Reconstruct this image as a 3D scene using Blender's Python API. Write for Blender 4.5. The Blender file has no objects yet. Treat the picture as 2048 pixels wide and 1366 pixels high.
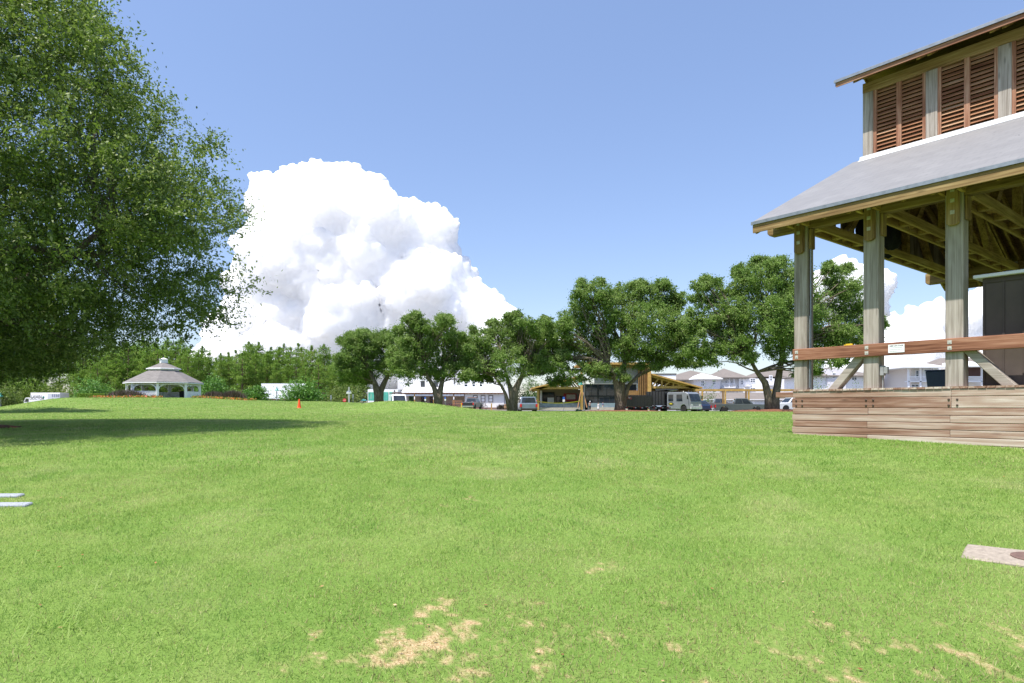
import bpy, bmesh, math, random
import numpy as np
from mathutils import Vector, Matrix

random.seed(7)
RNG = np.random.default_rng(11)
SC = bpy.context.scene
COL = SC.collection
EYE = 1.4
F = 1330.0          # focal length in pixels of the 2048-wide picture
HZ = 814.0          # row of the horizon


def at(px, py, Y):
    """world point seen at a pixel of the photograph, at depth Y"""
    return Vector(((px - 1024.0) / F * Y, Y, (HZ - py) / F * Y + EYE))


def gx(px, Y):
    return (px - 1024.0) / F * Y


# ------------------------------------------------------------------ terrain
_ty = np.array([-4000, -60, -20, 0, 3, 6, 8, 10, 11.7, 15, 20, 30, 45, 58, 66, 75, 90, 4000.0])
_tz = np.array([-1.4, -1.4, -1.4, -1.4, -1.37, -1.17, -.98, -.82, -.72, -.60, -.545, -.50, -.455, -.43, -.47, -.60, -.62, -.62])
_fy = np.linspace(-30, 130, 1601)
_fz = np.interp(_fy, _ty, _tz)
_k = np.exp(-.5 * (np.arange(-25, 26) / 9.0) ** 2)
_k /= _k.sum()
_fz = np.convolve(np.pad(_fz, 25, mode='edge'), _k, mode='valid')


def ss(a, b, x):
    t = np.clip((x - a) / (b - a), 0, 1)
    return t * t * (3 - 2 * t)


def hash2(ix, iy, seed):
    h = (ix.astype(np.int64) * 374761393 + iy.astype(np.int64) * 668265263 + seed * 974711) & 0xffffffff
    h = ((h ^ (h >> 13)) * 1274126177) & 0xffffffff
    return ((h ^ (h >> 16)) & 0xffff) / 65535.0


def vnoise(x, y, seed=0):
    x = np.asarray(x, float)
    y = np.asarray(y, float)
    ix = np.floor(x)
    iy = np.floor(y)
    fx = x - ix
    fy = y - iy
    fx = fx * fx * (3 - 2 * fx)
    fy = fy * fy * (3 - 2 * fy)
    a = hash2(ix, iy, seed)
    b = hash2(ix + 1, iy, seed)
    c = hash2(ix, iy + 1, seed)
    d = hash2(ix + 1, iy + 1, seed)
    return (a * (1 - fx) + b * fx) * (1 - fy) + (c * (1 - fx) + d * fx) * fy


def fbm(x, y, seed=0, octv=4):
    t = 0
    amp = .5
    for i in range(octv):
        t = t + amp * vnoise(x * 2 ** i, y * 2 ** i, seed + i * 17)
        amp *= .5
    return t


def gz(X, Y):
    """ground height in the world"""
    X = np.asarray(X, float)
    Y = np.asarray(Y, float)
    z = np.interp(Y, _fy, _fz)
    rise = ss(38, 88, Y) * (1.35 * (1 - ss(-26, -8, X)) + .45 * (1 - ss(-42, -30, X))) * ss(-.80, -.66, X / np.maximum(Y, 30))
    z = z + rise
    z = z + .92 * np.exp(-.5 * (((X + 9.3) / 3.8) ** 2 + ((Y - 55) / 5.0) ** 2))
    z = z + .5 * np.exp(-.5 * (((X + 41.7) / 4.0) ** 2 + ((Y - 60) / 5.0) ** 2))
    z = z + .035 * (fbm(X * .25, Y * .25, 3, 3) - .45) * ss(4, 12, Y)
    return z + EYE


def g1(x, y):
    return float(gz(x, y))


# ------------------------------------------------------------------ mesh builder
class MB:
    def __init__(s):
        s.v = []
        s.f = []
        s.r = []

    def add(s, vs, fs, r=None):
        o = len(s.v)
        s.v += [tuple(p) for p in vs]
        r = random.random() if r is None else r
        for q in fs:
            s.f.append([i + o for i in q])
            s.r.append(r)
        return s

    def box(s, x0, x1, y0, y1, z0, z1, r=None, M=None):
        vs = [Vector((x, y, z)) for z in (z0, z1) for (x, y) in ((x0, y0), (x1, y0), (x1, y1), (x0, y1))]
        if M is not None:
            vs = [M @ p for p in vs]
        return s.add(vs, [(3, 2, 1, 0), (4, 5, 6, 7), (0, 1, 5, 4), (1, 2, 6, 5), (2, 3, 7, 6), (3, 0, 4, 7)], r)

    def beam(s, p, q, w, h, up=(0, 0, 1), r=None):
        """rectangular bar from p to q, w across, h along up"""
        p = Vector(p)
        q = Vector(q)
        d = (q - p).normalized()
        up = Vector(up)
        side = d.cross(up)
        if side.length < 1e-5:
            side = d.cross(Vector((1, 0, 0)))
        side.normalize()
        u = side.cross(d).normalized()
        vs = []
        for c in (p, q):
            for a, b in ((-1, -1), (1, -1), (1, 1), (-1, 1)):
                vs.append(c + side * (a * w / 2) + u * (b * h / 2))
        return s.add(vs, [(0, 1, 2, 3), (7, 6, 5, 4), (0, 4, 5, 1), (1, 5, 6, 2), (2, 6, 7, 3), (3, 7, 4, 0)], r)

    def prism(s, poly, axis, a0, a1, r=None, M=None):
        """polygon of (u,v) pairs extruded along an axis; axis 'x': (y,z), 'y': (x,z), 'z': (x,y)"""
        def P(u, v, a):
            p = Vector((a, u, v)) if axis == 'x' else Vector((u, a, v)) if axis == 'y' else Vector((u, v, a))
            return M @ p if M is not None else p
        n = len(poly)
        vs = [P(u, v, a0) for u, v in poly] + [P(u, v, a1) for u, v in poly]
        fs = [tuple(range(n))[::-1], tuple(range(n, 2 * n))]
        fs += [(i, (i + 1) % n, n + (i + 1) % n, n + i) for i in range(n)]
        return s.add(vs, fs, r)

    def tube(s, pts, rad, n=8, r=None, cap=True):
        pts = [Vector(p) for p in pts]
        if not isinstance(rad, (list, tuple)):
            rad = [rad] * len(pts)
        vs = []
        ref = None
        for i, p in enumerate(pts):
            d = (pts[min(i + 1, len(pts) - 1)] - pts[max(i - 1, 0)]).normalized()
            if ref is None:
                ref = Vector((1, 0, 0)) if abs(d.x) < .8 else Vector((0, 1, 0))
            a = d.cross(ref).normalized()
            b = d.cross(a).normalized()
            for k in range(n):
                t = 2 * math.pi * k / n
                vs.append(p + (a * math.cos(t) + b * math.sin(t)) * rad[i])
        fs = []
        for i in range(len(pts) - 1):
            for k in range(n):
                fs.append((i * n + k, i * n + (k + 1) % n, (i + 1) * n + (k + 1) % n, (i + 1) * n + k))
        if cap:
            fs.append(tuple(range(n))[::-1])
            fs.append(tuple((len(pts) - 1) * n + k for k in range(n)))
        return s.add(vs, fs, r)

    def lathe(s, prof, n=16, c=(0, 0, 0), r=None, axis='z'):
        vs = []
        for (rad, z) in prof:
            for k in range(n):
                t = 2 * math.pi * k / n
                a, b = rad * math.cos(t), rad * math.sin(t)
                vs.append((c[0] + a, c[1] + b, c[2] + z) if axis == 'z' else (c[0] + a, c[1] + z, c[2] + b) if axis == 'y' else (c[0] + z, c[1] + a, c[2] + b))
        fs = []
        for i in range(len(prof) - 1):
            for k in range(n):
                fs.append((i * n + k, i * n + (k + 1) % n, (i + 1) * n + (k + 1) % n, (i + 1) * n + k))
        fs.append(tuple(range(n))[::-1])
        fs.append(tuple((len(prof) - 1) * n + k for k in range(n)))
        return s.add(vs, fs, r)

    def build(s, name, mat, parent=None, label=None, bevel=0, smooth=False, loc=None):
        me = bpy.data.meshes.new(name)
        me.from_pydata(s.v, [], s.f)
        a = me.attributes.new('rnd', 'FLOAT', 'FACE')
        a.data.foreach_set('value', s.r)
        bm = bmesh.new()
        bm.from_mesh(me)
        bmesh.ops.recalc_face_normals(bm, faces=bm.faces)
        bm.to_mesh(me)
        bm.free()
        if smooth:
            me.polygons.foreach_set('use_smooth', [True] * len(me.polygons))
        me.materials.append(mat)
        o = bpy.data.objects.new(name, me)
        COL.objects.link(o)
        if parent is not None:
            o.parent = parent
        if loc is not None:
            o.location = loc
        if label:
            o['label'] = label
        if bevel:
            m = o.modifiers.new('bevel', 'BEVEL')
            m.width = bevel
            m.segments = 1
            m.limit_method = 'ANGLE'
        return o


def tag(o, label, cat, group=None, kind=None):
    if label:
        o['label'] = label
    if cat:
        o['category'] = cat
    if group:
        o['group'] = group
    if kind:
        o['kind'] = kind
    return o


def thing(name, label, cat, loc=(0, 0, 0), rz=0.0, group=None):
    o = bpy.data.objects.new(name, None)
    COL.objects.link(o)
    o.empty_display_size = .3
    o.location = loc
    o.rotation_euler = (0, 0, rz)
    return tag(o, label, cat, group)


def dup(root, loc, rz=0.0, label=None, scale=None):
    def cp(o, par):
        c = o.copy()
        COL.objects.link(c)
        if par is not None:
            c.parent = par
        for ch in list(o.children):
            cp(ch, c)
        return c
    r = cp(root, None)
    r.location = loc
    r.rotation_euler = (0, 0, rz)
    if scale is not None:
        r.scale = scale
    if label:
        r['label'] = label
    return r


def cards(name, mat, cen, dirs, side, L, W, rnd, parent=None, tri=False, extra=None):
    """many leaf-sized faces in one mesh: a kite (or a triangle) at each centre"""
    n = len(cen)
    L = np.broadcast_to(np.asarray(L, float), (n,))[:, None]
    W = np.broadcast_to(np.asarray(W, float), (n,))[:, None]
    if tri:
        V = np.stack([cen - side * W * .5, cen + side * W * .5, cen + dirs * L], 1)
        k = 3
    else:
        V = np.stack([cen - dirs * L * .5, cen + side * W * .5 - dirs * L * .05, cen + dirs * L * .5, cen - side * W * .5 - dirs * L * .05], 1)
        k = 4
    me = bpy.data.meshes.new(name)
    me.vertices.add(n * k)
    me.vertices.foreach_set('co', V.reshape(-1).astype(np.float32))
    me.loops.add(n * k)
    me.loops.foreach_set('vertex_index', np.arange(n * k, dtype=np.int32))
    me.polygons.add(n)
    me.polygons.foreach_set('loop_start', np.arange(0, n * k, k, dtype=np.int32))
    me.update(calc_edges=True)
    me.attributes.new('rnd', 'FLOAT', 'FACE').data.foreach_set('value', rnd.astype(np.float32))
    if extra is not None:
        me.attributes.new('dry', 'FLOAT', 'FACE').data.foreach_set('value', extra.astype(np.float32))
    me.materials.append(mat)
    o = bpy.data.objects.new(name, me)
    COL.objects.link(o)
    if parent is not None:
        o.parent = parent
    return o


def unit(a):
    return a / np.maximum(np.linalg.norm(a, axis=-1, keepdims=True), 1e-9)


# ------------------------------------------------------------------ materials
class NT:
    def __init__(s, name):
        s.m = bpy.data.materials.new(name)
        s.m.use_nodes = True
        s.t = s.m.node_tree
        s.n = s.t.nodes
        s.bsdf = s.n['Principled BSDF']
        s.out = s.n['Material Output']

    def new(s, typ, **kw):
        nd = s.n.new(typ)
        for k, v in kw.items():
            if k in nd.inputs.keys():
                nd.inputs[k].default_value = v
            else:
                setattr(nd, k, v)
        return nd

    def link(s, a, b):
        s.t.links.new(a, b)

    def tex(s, kind='Object', scale=(1, 1, 1)):
        tc = s.new('ShaderNodeTexCoord')
        mp = s.new('ShaderNodeMapping')
        mp.inputs['Scale'].default_value = scale
        s.link(tc.outputs[kind], mp.inputs['Vector'])
        return mp.outputs['Vector']

    def noise(s, vec, scale, detail=4, rough=.55, dist=0):
        nd = s.new('ShaderNodeTexNoise')
        nd.inputs['Scale'].default_value = scale
        nd.inputs['Detail'].default_value = detail
        nd.inputs['Roughness'].default_value = rough
        nd.inputs['Distortion'].default_value = dist
        s.link(vec, nd.inputs['Vector'])
        return nd.outputs['Fac']

    def ramp(s, fac, stops):
        nd = s.new('ShaderNodeValToRGB')
        e = nd.color_ramp.elements
        while len(e) < len(stops):
            e.new(.5)
        for i, (p, c) in enumerate(stops):
            e[i].position = p
            e[i].color = (*c, 1) if len(c) == 3 else c
        s.link(fac, nd.inputs['Fac'])
        return nd.outputs['Color']

    def attr(s, name='rnd'):
        nd = s.new('ShaderNodeAttribute')
        nd.attribute_name = name
        return nd.outputs['Fac']

    def math(s, op, a, b=None, clamp=False):
        nd = s.new('ShaderNodeMath', operation=op)
        nd.use_clamp = clamp
        for i, x in enumerate((a, b)):
            if x is None:
                continue
            if isinstance(x, (int, float)):
                nd.inputs[i].default_value = x
            else:
                s.link(x, nd.inputs[i])
        return nd.outputs[0]

    def mix(s, fac, a, b, mode='MIX'):
        nd = s.new('ShaderNodeMix', data_type='RGBA', blend_type=mode)
        for i, x in ((0, fac), (6, a), (7, b)):
            if isinstance(x, (int, float)):
                nd.inputs[i].default_value = x
            elif isinstance(x, tuple):
                nd.inputs[i].default_value = (*x, 1)
            else:
                s.link(x, nd.inputs[i])
        return nd.outputs[2]

    def bump(s, h, strength=.4, dist=.01):
        nd = s.new('ShaderNodeBump')
        nd.inputs['Strength'].default_value = strength
        nd.inputs['Distance'].default_value = dist
        s.link(h, nd.inputs['Height'])
        s.link(nd.outputs['Normal'], s.bsdf.inputs['Normal'])

    def base(s, c):
        if isinstance(c, tuple):
            s.bsdf.inputs['Base Color'].default_value = (*c, 1)
        else:
            s.link(c, s.bsdf.inputs['Base Color'])

    def set(s, **kw):
        for k, v in kw.items():
            s.bsdf.inputs[k.replace('_', ' ')].default_value = v


MATS = {}


def flat(name, col, rough=.6, metal=0.0, var=.18, scale=6.0, bump=0.0, spec=.4):
    """plain surface with slight mottling and wear of its own colour"""
    if name in MATS:
        return MATS[name]
    t = NT(name)
    v = t.tex('Object')
    n = t.noise(v, scale, 5, .6)
    lo = tuple(c * (1 - var) for c in col)
    hi = tuple(min(1, c * (1 + var * .7)) for c in col)
    c = t.ramp(n, [(.3, lo), (.7, hi)])
    t.base(c)
    t.set(Roughness=rough, Metallic=metal)
    t.bsdf.inputs['Specular IOR Level'].default_value = spec
    if bump:
        t.bump(n, bump, .02)
    MATS[name] = t.m
    return t.m


def wood(name, stops, axis='x', rnd_amt=.5, gscale=1.0, rough=.85, knots=True):
    """weathered timber: grain stretched along an axis, each board a tone of its own"""
    t = NT(name)
    tc = t.new('ShaderNodeTexCoord')
    at_ = t.attr('rnd')
    # shift the pattern from board to board
    comb = t.new('ShaderNodeCombineXYZ')
    sh = t.math('MULTIPLY', at_, 37.0)
    for i in range(3):
        t.link(sh, comb.inputs[i])
    addv = t.new('ShaderNodeVectorMath', operation='ADD')
    t.link(tc.outputs['Object'], addv.inputs[0])
    t.link(comb.outputs[0], addv.inputs[1])
    mp = t.new('ShaderNodeMapping')
    k = {'x': (1.1, 34, 34), 'y': (34, 1.1, 34), 'z': (34, 34, 1.1)}[axis]
    mp.inputs['Scale'].default_value = tuple(q * gscale for q in k)
    t.link(addv.outputs[0], mp.inputs['Vector'])
    grain = t.noise(mp.outputs['Vector'], 1.0, 6, .62, .6)
    mp2 = t.new('ShaderNodeMapping')
    k2 = {'x': (.5, 3, 3), 'y': (3, .5, 3), 'z': (3, 3, .5)}[axis]
    mp2.inputs['Scale'].default_value = k2
    t.link(addv.outputs[0], mp2.inputs['Vector'])
    blot = t.noise(mp2.outputs['Vector'], 1.0, 3, .55, 1.2)
    f = t.math('ADD', t.math('MULTIPLY', grain, .65), t.math('MULTIPLY', blot, .45))
    f = t.math('ADD', f, t.math('MULTIPLY', t.math('SUBTRACT', at_, .5), rnd_amt * .26))
    f = t.math('ADD', t.math('MULTIPLY', t.math('SUBTRACT', f, .545), 1.9), .52, clamp=True)
    c = t.ramp(f, stops)
    if knots:
        vo = t.new('ShaderNodeTexVoronoi')
        vo.inputs['Scale'].default_value = 1.0
        mp3 = t.new('ShaderNodeMapping')
        mp3.inputs['Scale'].default_value = {'x': (1.1, 4.2, 4.2), 'y': (4.2, 1.1, 4.2), 'z': (4.2, 4.2, 1.1)}[axis]
        t.link(addv.outputs[0], mp3.inputs['Vector'])
        t.link(mp3.outputs['Vector'], vo.inputs['Vector'])
        kf = t.ramp(vo.outputs['Distance'], [(.03, (1, 1, 1)), (.13, (0, 0, 0))])
        c = t.mix(t.math('MULTIPLY', kf, .55), c, tuple(q * .45 for q in stops[0][1]))
    t.base(c)
    t.set(Roughness=rough)
    t.bsdf.inputs['Specular IOR Level'].default_value = .2
    t.bump(grain, .35, .006)
    return t.m


def leafmat(name, stops, trans=.35, rough=.5, spec=.35):
    t = NT(name)
    r = t.attr('rnd')
    c = t.ramp(r, stops)
    t.base(c)
    t.set(Roughness=rough)
    t.bsdf.inputs['Specular IOR Level'].default_value = spec
    tr = t.new('ShaderNodeBsdfTranslucent')
    tc = t.mix(.35, c, (.16, .30, .02))
    t.link(tc, tr.inputs['Color'])
    mx = t.new('ShaderNodeMixShader')
    mx.inputs[0].default_value = trans
    t.link(t.bsdf.outputs[0], mx.inputs[1])
    t.link(tr.outputs[0], mx.inputs[2])
    t.link(mx.outputs[0], t.out.inputs['Surface'])
    return t.m


def glass(name='window_glass', col=(.03, .04, .05), rough=.06):
    if name in MATS:
        return MATS[name]
    t = NT(name)
    n = t.noise(t.tex('Object'), 1.3, 3)
    t.base(t.ramp(n, [(.3, tuple(c * .6 for c in col)), (.7, tuple(c * 1.6 for c in col))]))
    t.set(Roughness=rough)
    t.bsdf.inputs['Specular IOR Level'].default_value = .6
    MATS[name] = t.m
    return t.m

# ------------------------------------------------------------------ camera, sun and sky
cam = bpy.data.cameras.new('camera')
cam.sensor_width = 36.0
cam.lens = 36.0 * F / 2048.0
cam.shift_y = (HZ - 683.0) / 2048.0
cam.clip_start = .05
cam.clip_end = 30000
camo = bpy.data.objects.new('camera', cam)
COL.objects.link(camo)
camo.location = (0, 0, EYE)
camo.rotation_euler = (math.radians(90), 0, 0)
SC.camera = camo

SUN_EL = math.radians(64)
SUN_AZ = Vector((-.71, -.704)).normalized()
sdir = Vector((SUN_AZ.x * math.cos(SUN_EL), SUN_AZ.y * math.cos(SUN_EL), math.sin(SUN_EL)))
sun = bpy.data.lights.new('sun', 'SUN')
sun.energy = 3.9
sun.angle = math.radians(.5)
sun.color = (1, .955, .88)
suno = bpy.data.objects.new('sun', sun)
COL.objects.link(suno)
suno.rotation_euler = sdir.to_track_quat('Z', 'Y').to_euler()
suno.location = (0, 0, 60)

w = bpy.data.worlds.new('World')
SC.world = w
w.use_nodes = True
wt = w.node_tree
bg = wt.nodes['Background']
sky = wt.nodes.new('ShaderNodeTexSky')
sky.sky_type = 'NISHITA'
sky.sun_disc = False
sky.sun_elevation = SUN_EL
sky.sun_rotation = math.atan2(SUN_AZ.x, SUN_AZ.y)
sky.altitude = 0
sky.air_density = 1.0
sky.dust_density = .6
sky.ozone_density = 1.6
hs = wt.nodes.new('ShaderNodeMix')
hs.data_type = 'RGBA'
hs.blend_type = 'MULTIPLY'
hs.inputs[0].default_value = 1.0
hs.inputs[7].default_value = (1.0, .92, .97, 1)
wt.links.new(sky.outputs[0], hs.inputs[6])
# the lower sky is a deeper blue than the clear-air model gives
tcw = wt.nodes.new('ShaderNodeTexCoord')
sep = wt.nodes.new('ShaderNodeSeparateXYZ')
wt.links.new(tcw.outputs['Generated'], sep.inputs[0])
rmp = wt.nodes.new('ShaderNodeValToRGB')
els = rmp.color_ramp.elements
els[0].position, els[0].color = 0.0, (.57, .595, .62, 1)
els[1].position, els[1].color = .60, (.95, .965, .93, 1)
e_ = els.new(.23)
e_.color = (.70, .725, .745, 1)
wt.links.new(sep.outputs[2], rmp.inputs['Fac'])
h2 = wt.nodes.new('ShaderNodeMix')
h2.data_type = 'RGBA'
h2.blend_type = 'MULTIPLY'
h2.inputs[0].default_value = 1.0
wt.links.new(hs.outputs[2], h2.inputs[6])
wt.links.new(rmp.outputs[0], h2.inputs[7])
wt.links.new(h2.outputs[2], bg.inputs['Color'])
bg.inputs['Strength'].default_value = .15

SC.view_settings.view_transform = 'Standard'
SC.view_settings.look = 'None'
SC.view_settings.exposure = .92
SC.view_settings.gamma = 1.0
SC.cycles.max_bounces = 8
SC.cycles.diffuse_bounces = 4
SC.cycles.transparent_max_bounces = 8
SC.cycles.use_denoising = True

# ------------------------------------------------------------------ ground sheet
BARE = [  # pale worn patches in the lawn: pixel and radius in metres
    (850, 1255, .30, .13, 1.0), (900, 1300, .26, .12, 1.0), (770, 1265, .10, .08, .8), (940, 1325, .10, .09, .8),
    (1040, 1250, .13, .06, .6), (900, 1345, .12, .06, .6), (1050, 1310, .10, .06, .55), (815, 1240, .14, .06, .6),
    (945, 1205, .22, .08, .42), (1180, 1130, .12, .05, .5), (1010, 1225, .2, .08, .4), (1790, 1320, .13, .10, .62),
    (1700, 1275, .09, .07, .6), (1880, 1285, .14, .07, .42), (1960, 1330, .22, .12, .34), (1740, 1345, .3, .1, .3),
    (1990, 1270, .2, .08, .28), (1880, 1170, .22, .08, .28), (720, 1230, .15, .08, .4), (980, 1350, .25, .1, .35),
    (650, 1320, .2, .1, .22), (1150, 1270, .3, .1, .2), (940, 1000, .3, .12, .2), (560, 1330, .2, .08, .18),
]


def ground_hit(px, py):
    Y = 60.0
    for i in range(400):
        z = float(np.interp(Y, _fy, _fz))
        if -z / Y * F >= py - HZ:
            break
        Y *= .99
    return (px - 1024) / F * Y, Y


BARE_W = [(*ground_hit(px, py), a, b, k) for px, py, a, b, k in BARE]


def bare(X, Y):
    v = np.zeros_like(X)
    for x, y, a, b, k in BARE_W:
        v = np.maximum(v, k * np.exp(-.5 * (((X - x) / (a * 1.15)) ** 2 + ((Y - y) / (b * 2.2)) ** 2)))
    n = (.45 * fbm(X * 7, Y * 6, 41, 3) + .35 * fbm(X * 19, Y * 15, 43, 3) + .25 * fbm(X * 45, Y * 40, 45, 2) - .455) / .06
    dryzone = .34 * ss(5.2, 3.6, Y) * ss(-1.6, -.2, X) * ss(.36, .6, fbm(X * 2.2, Y * 2.2, 47, 3))
    v = np.maximum(v, dryzone)
    return ss(.34, 1.12, v * .76 + .28 * n) * ss(.02, .22, v) * .88


def make_ground():
    rad = [.0]
    r = .4
    while r < 9000:
        rad.append(r)
        r *= 1.009 if r < 7.5 else 1.016 if r < 130 else 1.06
    rad = np.array(rad[1:])
    fa = np.radians(np.concatenate([np.arange(28, 152, .36), np.arange(152, 388, 4.0)]))
    R, A = np.meshgrid(rad, fa, indexing='ij')
    X = R * np.cos(A)
    Y = R * np.sin(A)
    Z = gz(X, Y)
    B = bare(X, Y)
    nr, na = R.shape
    co = np.stack([X, Y, Z], -1).reshape(-1, 3)
    idx = np.arange(nr * na).reshape(nr, na)
    q = np.stack([idx[:-1], idx[1:], np.roll(idx, -1, 1)[1:], np.roll(idx, -1, 1)[:-1]], -1).reshape(-1, 4)
    me = bpy.data.meshes.new('lawn')
    cv = np.array([[0, 0, g1(0, 0)]])
    co = np.concatenate([co, cv])
    faces = q.tolist() + [[int(idx[0, i]), int(idx[0, (i + 1) % na]), nr * na] for i in range(na)]
    me.from_pydata(co.tolist(), [], faces)
    me.attributes.new('bare', 'FLOAT', 'POINT').data.foreach_set('value', np.append(B.reshape(-1), 0).astype(np.float32))
    me.polygons.foreach_set('use_smooth', [True] * len(me.polygons))
    t = NT('lawn_turf')
    tc = t.new('ShaderNodeTexCoord')
    V = tc.outputs['Object']
    big = t.noise(V, .12, 3, .5)
    mid = t.noise(V, 1.1, 4, .6)
    fine = t.noise(V, 38, 4, .7)
    c1 = t.ramp(mid, [(.3, (.125, .215, .042)), (.55, (.185, .275, .06)), (.75, (.26, .315, .10))])
    c2 = t.ramp(big, [(.35, (.145, .25, .048)), (.65, (.21, .295, .075))])
    c = t.mix(.5, c1, c2)
    c = t.mix(t.math('MULTIPLY', t.ramp(fine, [(.35, (1, 1, 1)), (.6, (0, 0, 0))]), .45), c, (.085, .15, .025))
    straw = t.ramp(t.noise(V, 75, 3, .8), [(.32, (.20, .10, .05)), (.46, (.44, .29, .16)), (.58, (.60, .44, .27)), (.75, (.74, .60, .40))])
    c = t.mix(t.math('MULTIPLY', t.attr('bare'), 1.0, clamp=True), c, straw)
    # far from the park the country is woods, roofs and roads
    ln = t.new('ShaderNodeVectorMath', operation='LENGTH')
    t.link(V, ln.inputs[0])
    far = t.math('MULTIPLY', t.math('SUBTRACT', ln.outputs['Value'], 170.0), .008, clamp=True)
    sp = t.new('ShaderNodeSeparateXYZ')
    t.link(V, sp.inputs[0])
    yard = t.math('MULTIPLY', t.math('SUBTRACT', sp.outputs[1], 99.0), .2, clamp=True)   # paved yards and bare woodland floor begin beyond the park
    far = t.math('MAXIMUM', far, yard)
    land = t.ramp(t.noise(V, .01, 4, .6), [(.35, (.15, .145, .13)), (.65, (.27, .26, .245))])
    c = t.mix(far, c, land)
    t.base(c)
    t.set(Roughness=.95)
    t.bsdf.inputs['Specular IOR Level'].default_value = .1
    t.bump(fine, .7, .03)
    me.materials.append(t.m)
    o = bpy.data.objects.new('lawn', me)
    COL.objects.link(o)
    tag(o, 'wide mown green lawn rising gently away from the camera', None, kind='structure')


make_ground()


def make_grass():
    t = NT('grass_blade')
    r = t.attr('rnd')
    tc = t.new('ShaderNodeTexCoord')
    mid = t.noise(tc.outputs['Object'], 1.1, 4, .6)
    big = t.noise(tc.outputs['Object'], .22, 3, .5)
    c = t.ramp(r, [(0, (.18, .30, .05)), (.35, (.31, .45, .095)), (.7, (.435, .55, .15)), (.93, (.57, .60, .26)), (1, (.70, .58, .36))])
    c = t.mix(t.ramp(mid, [(.42, (0, 0, 0)), (.72, (.62, .62, .62))]), c, (.56, .58, .24))
    m2 = t.noise(tc.outputs['Object'], 2.6, 4, .65)
    c = t.mix(t.ramp(m2, [(.30, (.65, .65, .65)), (.47, (0, 0, 0))]), c, (.14, .30, .05))
    m3 = t.noise(tc.outputs['Object'], .55, 4, .6)
    c = t.mix(t.ramp(m3, [(.54, (0, 0, 0)), (.72, (.6, .6, .6))]), c, (.60, .55, .30))
    c = t.mix(t.ramp(big, [(.4, (0, 0, 0)), (.7, (.35, .35, .35))]), c, (.19, .43, .07))
    straw = t.ramp(r, [(0, (.30, .21, .11)), (1, (.62, .50, .30))])
    c = t.mix(t.attr('dry'), c, straw)
    t.base(c)
    t.set(Roughness=.55)
    t.bsdf.inputs['Specular IOR Level'].default_value = .25
    tr = t.new('ShaderNodeBsdfTranslucent')
    t.link(c, tr.inputs['Color'])
    mx = t.new('ShaderNodeMixShader')
    mx.inputs[0].default_value = .5
    t.link(t.bsdf.outputs[0], mx.inputs[1])
    t.link(tr.outputs[0], mx.inputs[2])
    t.link(mx.outputs[0], t.out.inputs['Surface'])
    P = []
    for (y0, y1, dens, L, W) in ((2.2, 6, 6500, .034, .0058), (6, 9.5, 4200, .036, .0075), (9.5, 16, 1700, .040, .012), (16, 28, 560, .045, .022), (28, 52, 130, .05, .045), (52, 92, 55, .055, .09)):
        wmax = 1.08
        area = wmax * (y1 * y1 - y0 * y0) * 1.0
        n = int(area * dens)
        Y = np.sqrt(RNG.uniform(y0 * y0, y1 * y1, n))
        X = RNG.uniform(-wmax, wmax, n) * (Y + 1.0)
        b = bare(X, Y)
        clump = fbm(X * 3.1, Y * 3.1, 5, 3)
        keep = RNG.random(n) > np.clip(b, 0, .80) + .22 * (clump < .36)
        # leave the stage and the slabs free
        s_ = .632 * (X - 6.35) - .775 * (Y - 15)
        t_ = .775 * (X - 6.35) + .632 * (Y - 15)
        keep &= ~((s_ > -.02) & (t_ > -.02))
        for q in SLABS:
            dx = X - q[0]
            dy = Y - q[1]
            ca, sa = math.cos(q[4]), math.sin(q[4])
            keep &= ~((abs(dx * ca + dy * sa) < q[2] / 2 - .01) & (abs(-dx * sa + dy * ca) < q[3] / 2 - .01))
        keep &= (((X + 15.5) / 2.1) ** 2 + ((Y - 17.9) / 1.0) ** 2) > 1
        X, Y, b, clump = X[keep], Y[keep], b[keep], clump[keep]
        n = len(X)
        a = RNG.uniform(0, 2 * math.pi, n)
        lean = np.abs(RNG.normal(.75, .33, n))
        d = np.stack([np.cos(a) * np.sin(lean), np.sin(a) * np.sin(lean), np.cos(lean)], -1)
        a2 = RNG.uniform(0, 2 * math.pi, n)
        sd = unit(np.stack([np.cos(a2), np.sin(a2), np.zeros(n)], -1))
        cen = np.stack([X, Y, gz(X, Y) - .002], -1)
        LL = L * RNG.uniform(.5, 1.35, n) * (1 - .45 * b) * (.75 + .6 * clump)
        long_ = RNG.random(n) < .004
        LL = np.where(long_, LL * 2.0, LL)
        rn = np.clip(RNG.beta(1.6, 2.2, n) + .18 * (fbm(X * .9, Y * .9, 77, 3) - .47), 0, 1)
        dz = ss(6.2, 3.4, Y) * ss(-1.7, .2, X) * .30 + .10 * ss(.45, .62, fbm(X * .7, Y * .35, 91, 3))
        dry = np.clip(b * 1.1 + (RNG.random(n) < .03 + dz) * .75, 0, 1)
        P.append((cen, d, sd, LL, W * RNG.uniform(.7, 1.3, n), rn, dry))
    cat = [np.concatenate([p[i] for p in P]) for i in range(7)]
    o = cards('grass', t.m, cat[0], cat[1], cat[2], cat[3], cat[4], cat[5], tri=True, extra=cat[6])
    tag(o, 'short green grass blades with pale worn patches in the foreground', None, kind='stuff')
    # coarse weed tufts
    n = 900
    X0 = []
    for (px, py, k) in ((110, 1245, 60), (60, 1120, 30), (290, 1100, 24), (235, 1160, 16), (200, 1180, 14), (300, 1165, 16), (1900, 1120, 40), (1870, 1100, 20), (1990, 1080, 26), (350, 1250, 14), (1660, 1260, 16), (870, 1110, 12), (1730, 1310, 20), (290, 1030, 12)):
        x, y = ground_hit(px, py)
        X0.append((np.full(k, x) + RNG.normal(0, .10, k), np.full(k, y) + RNG.normal(0, .10, k)))
    X = np.concatenate([a for a, b in X0])
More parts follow.
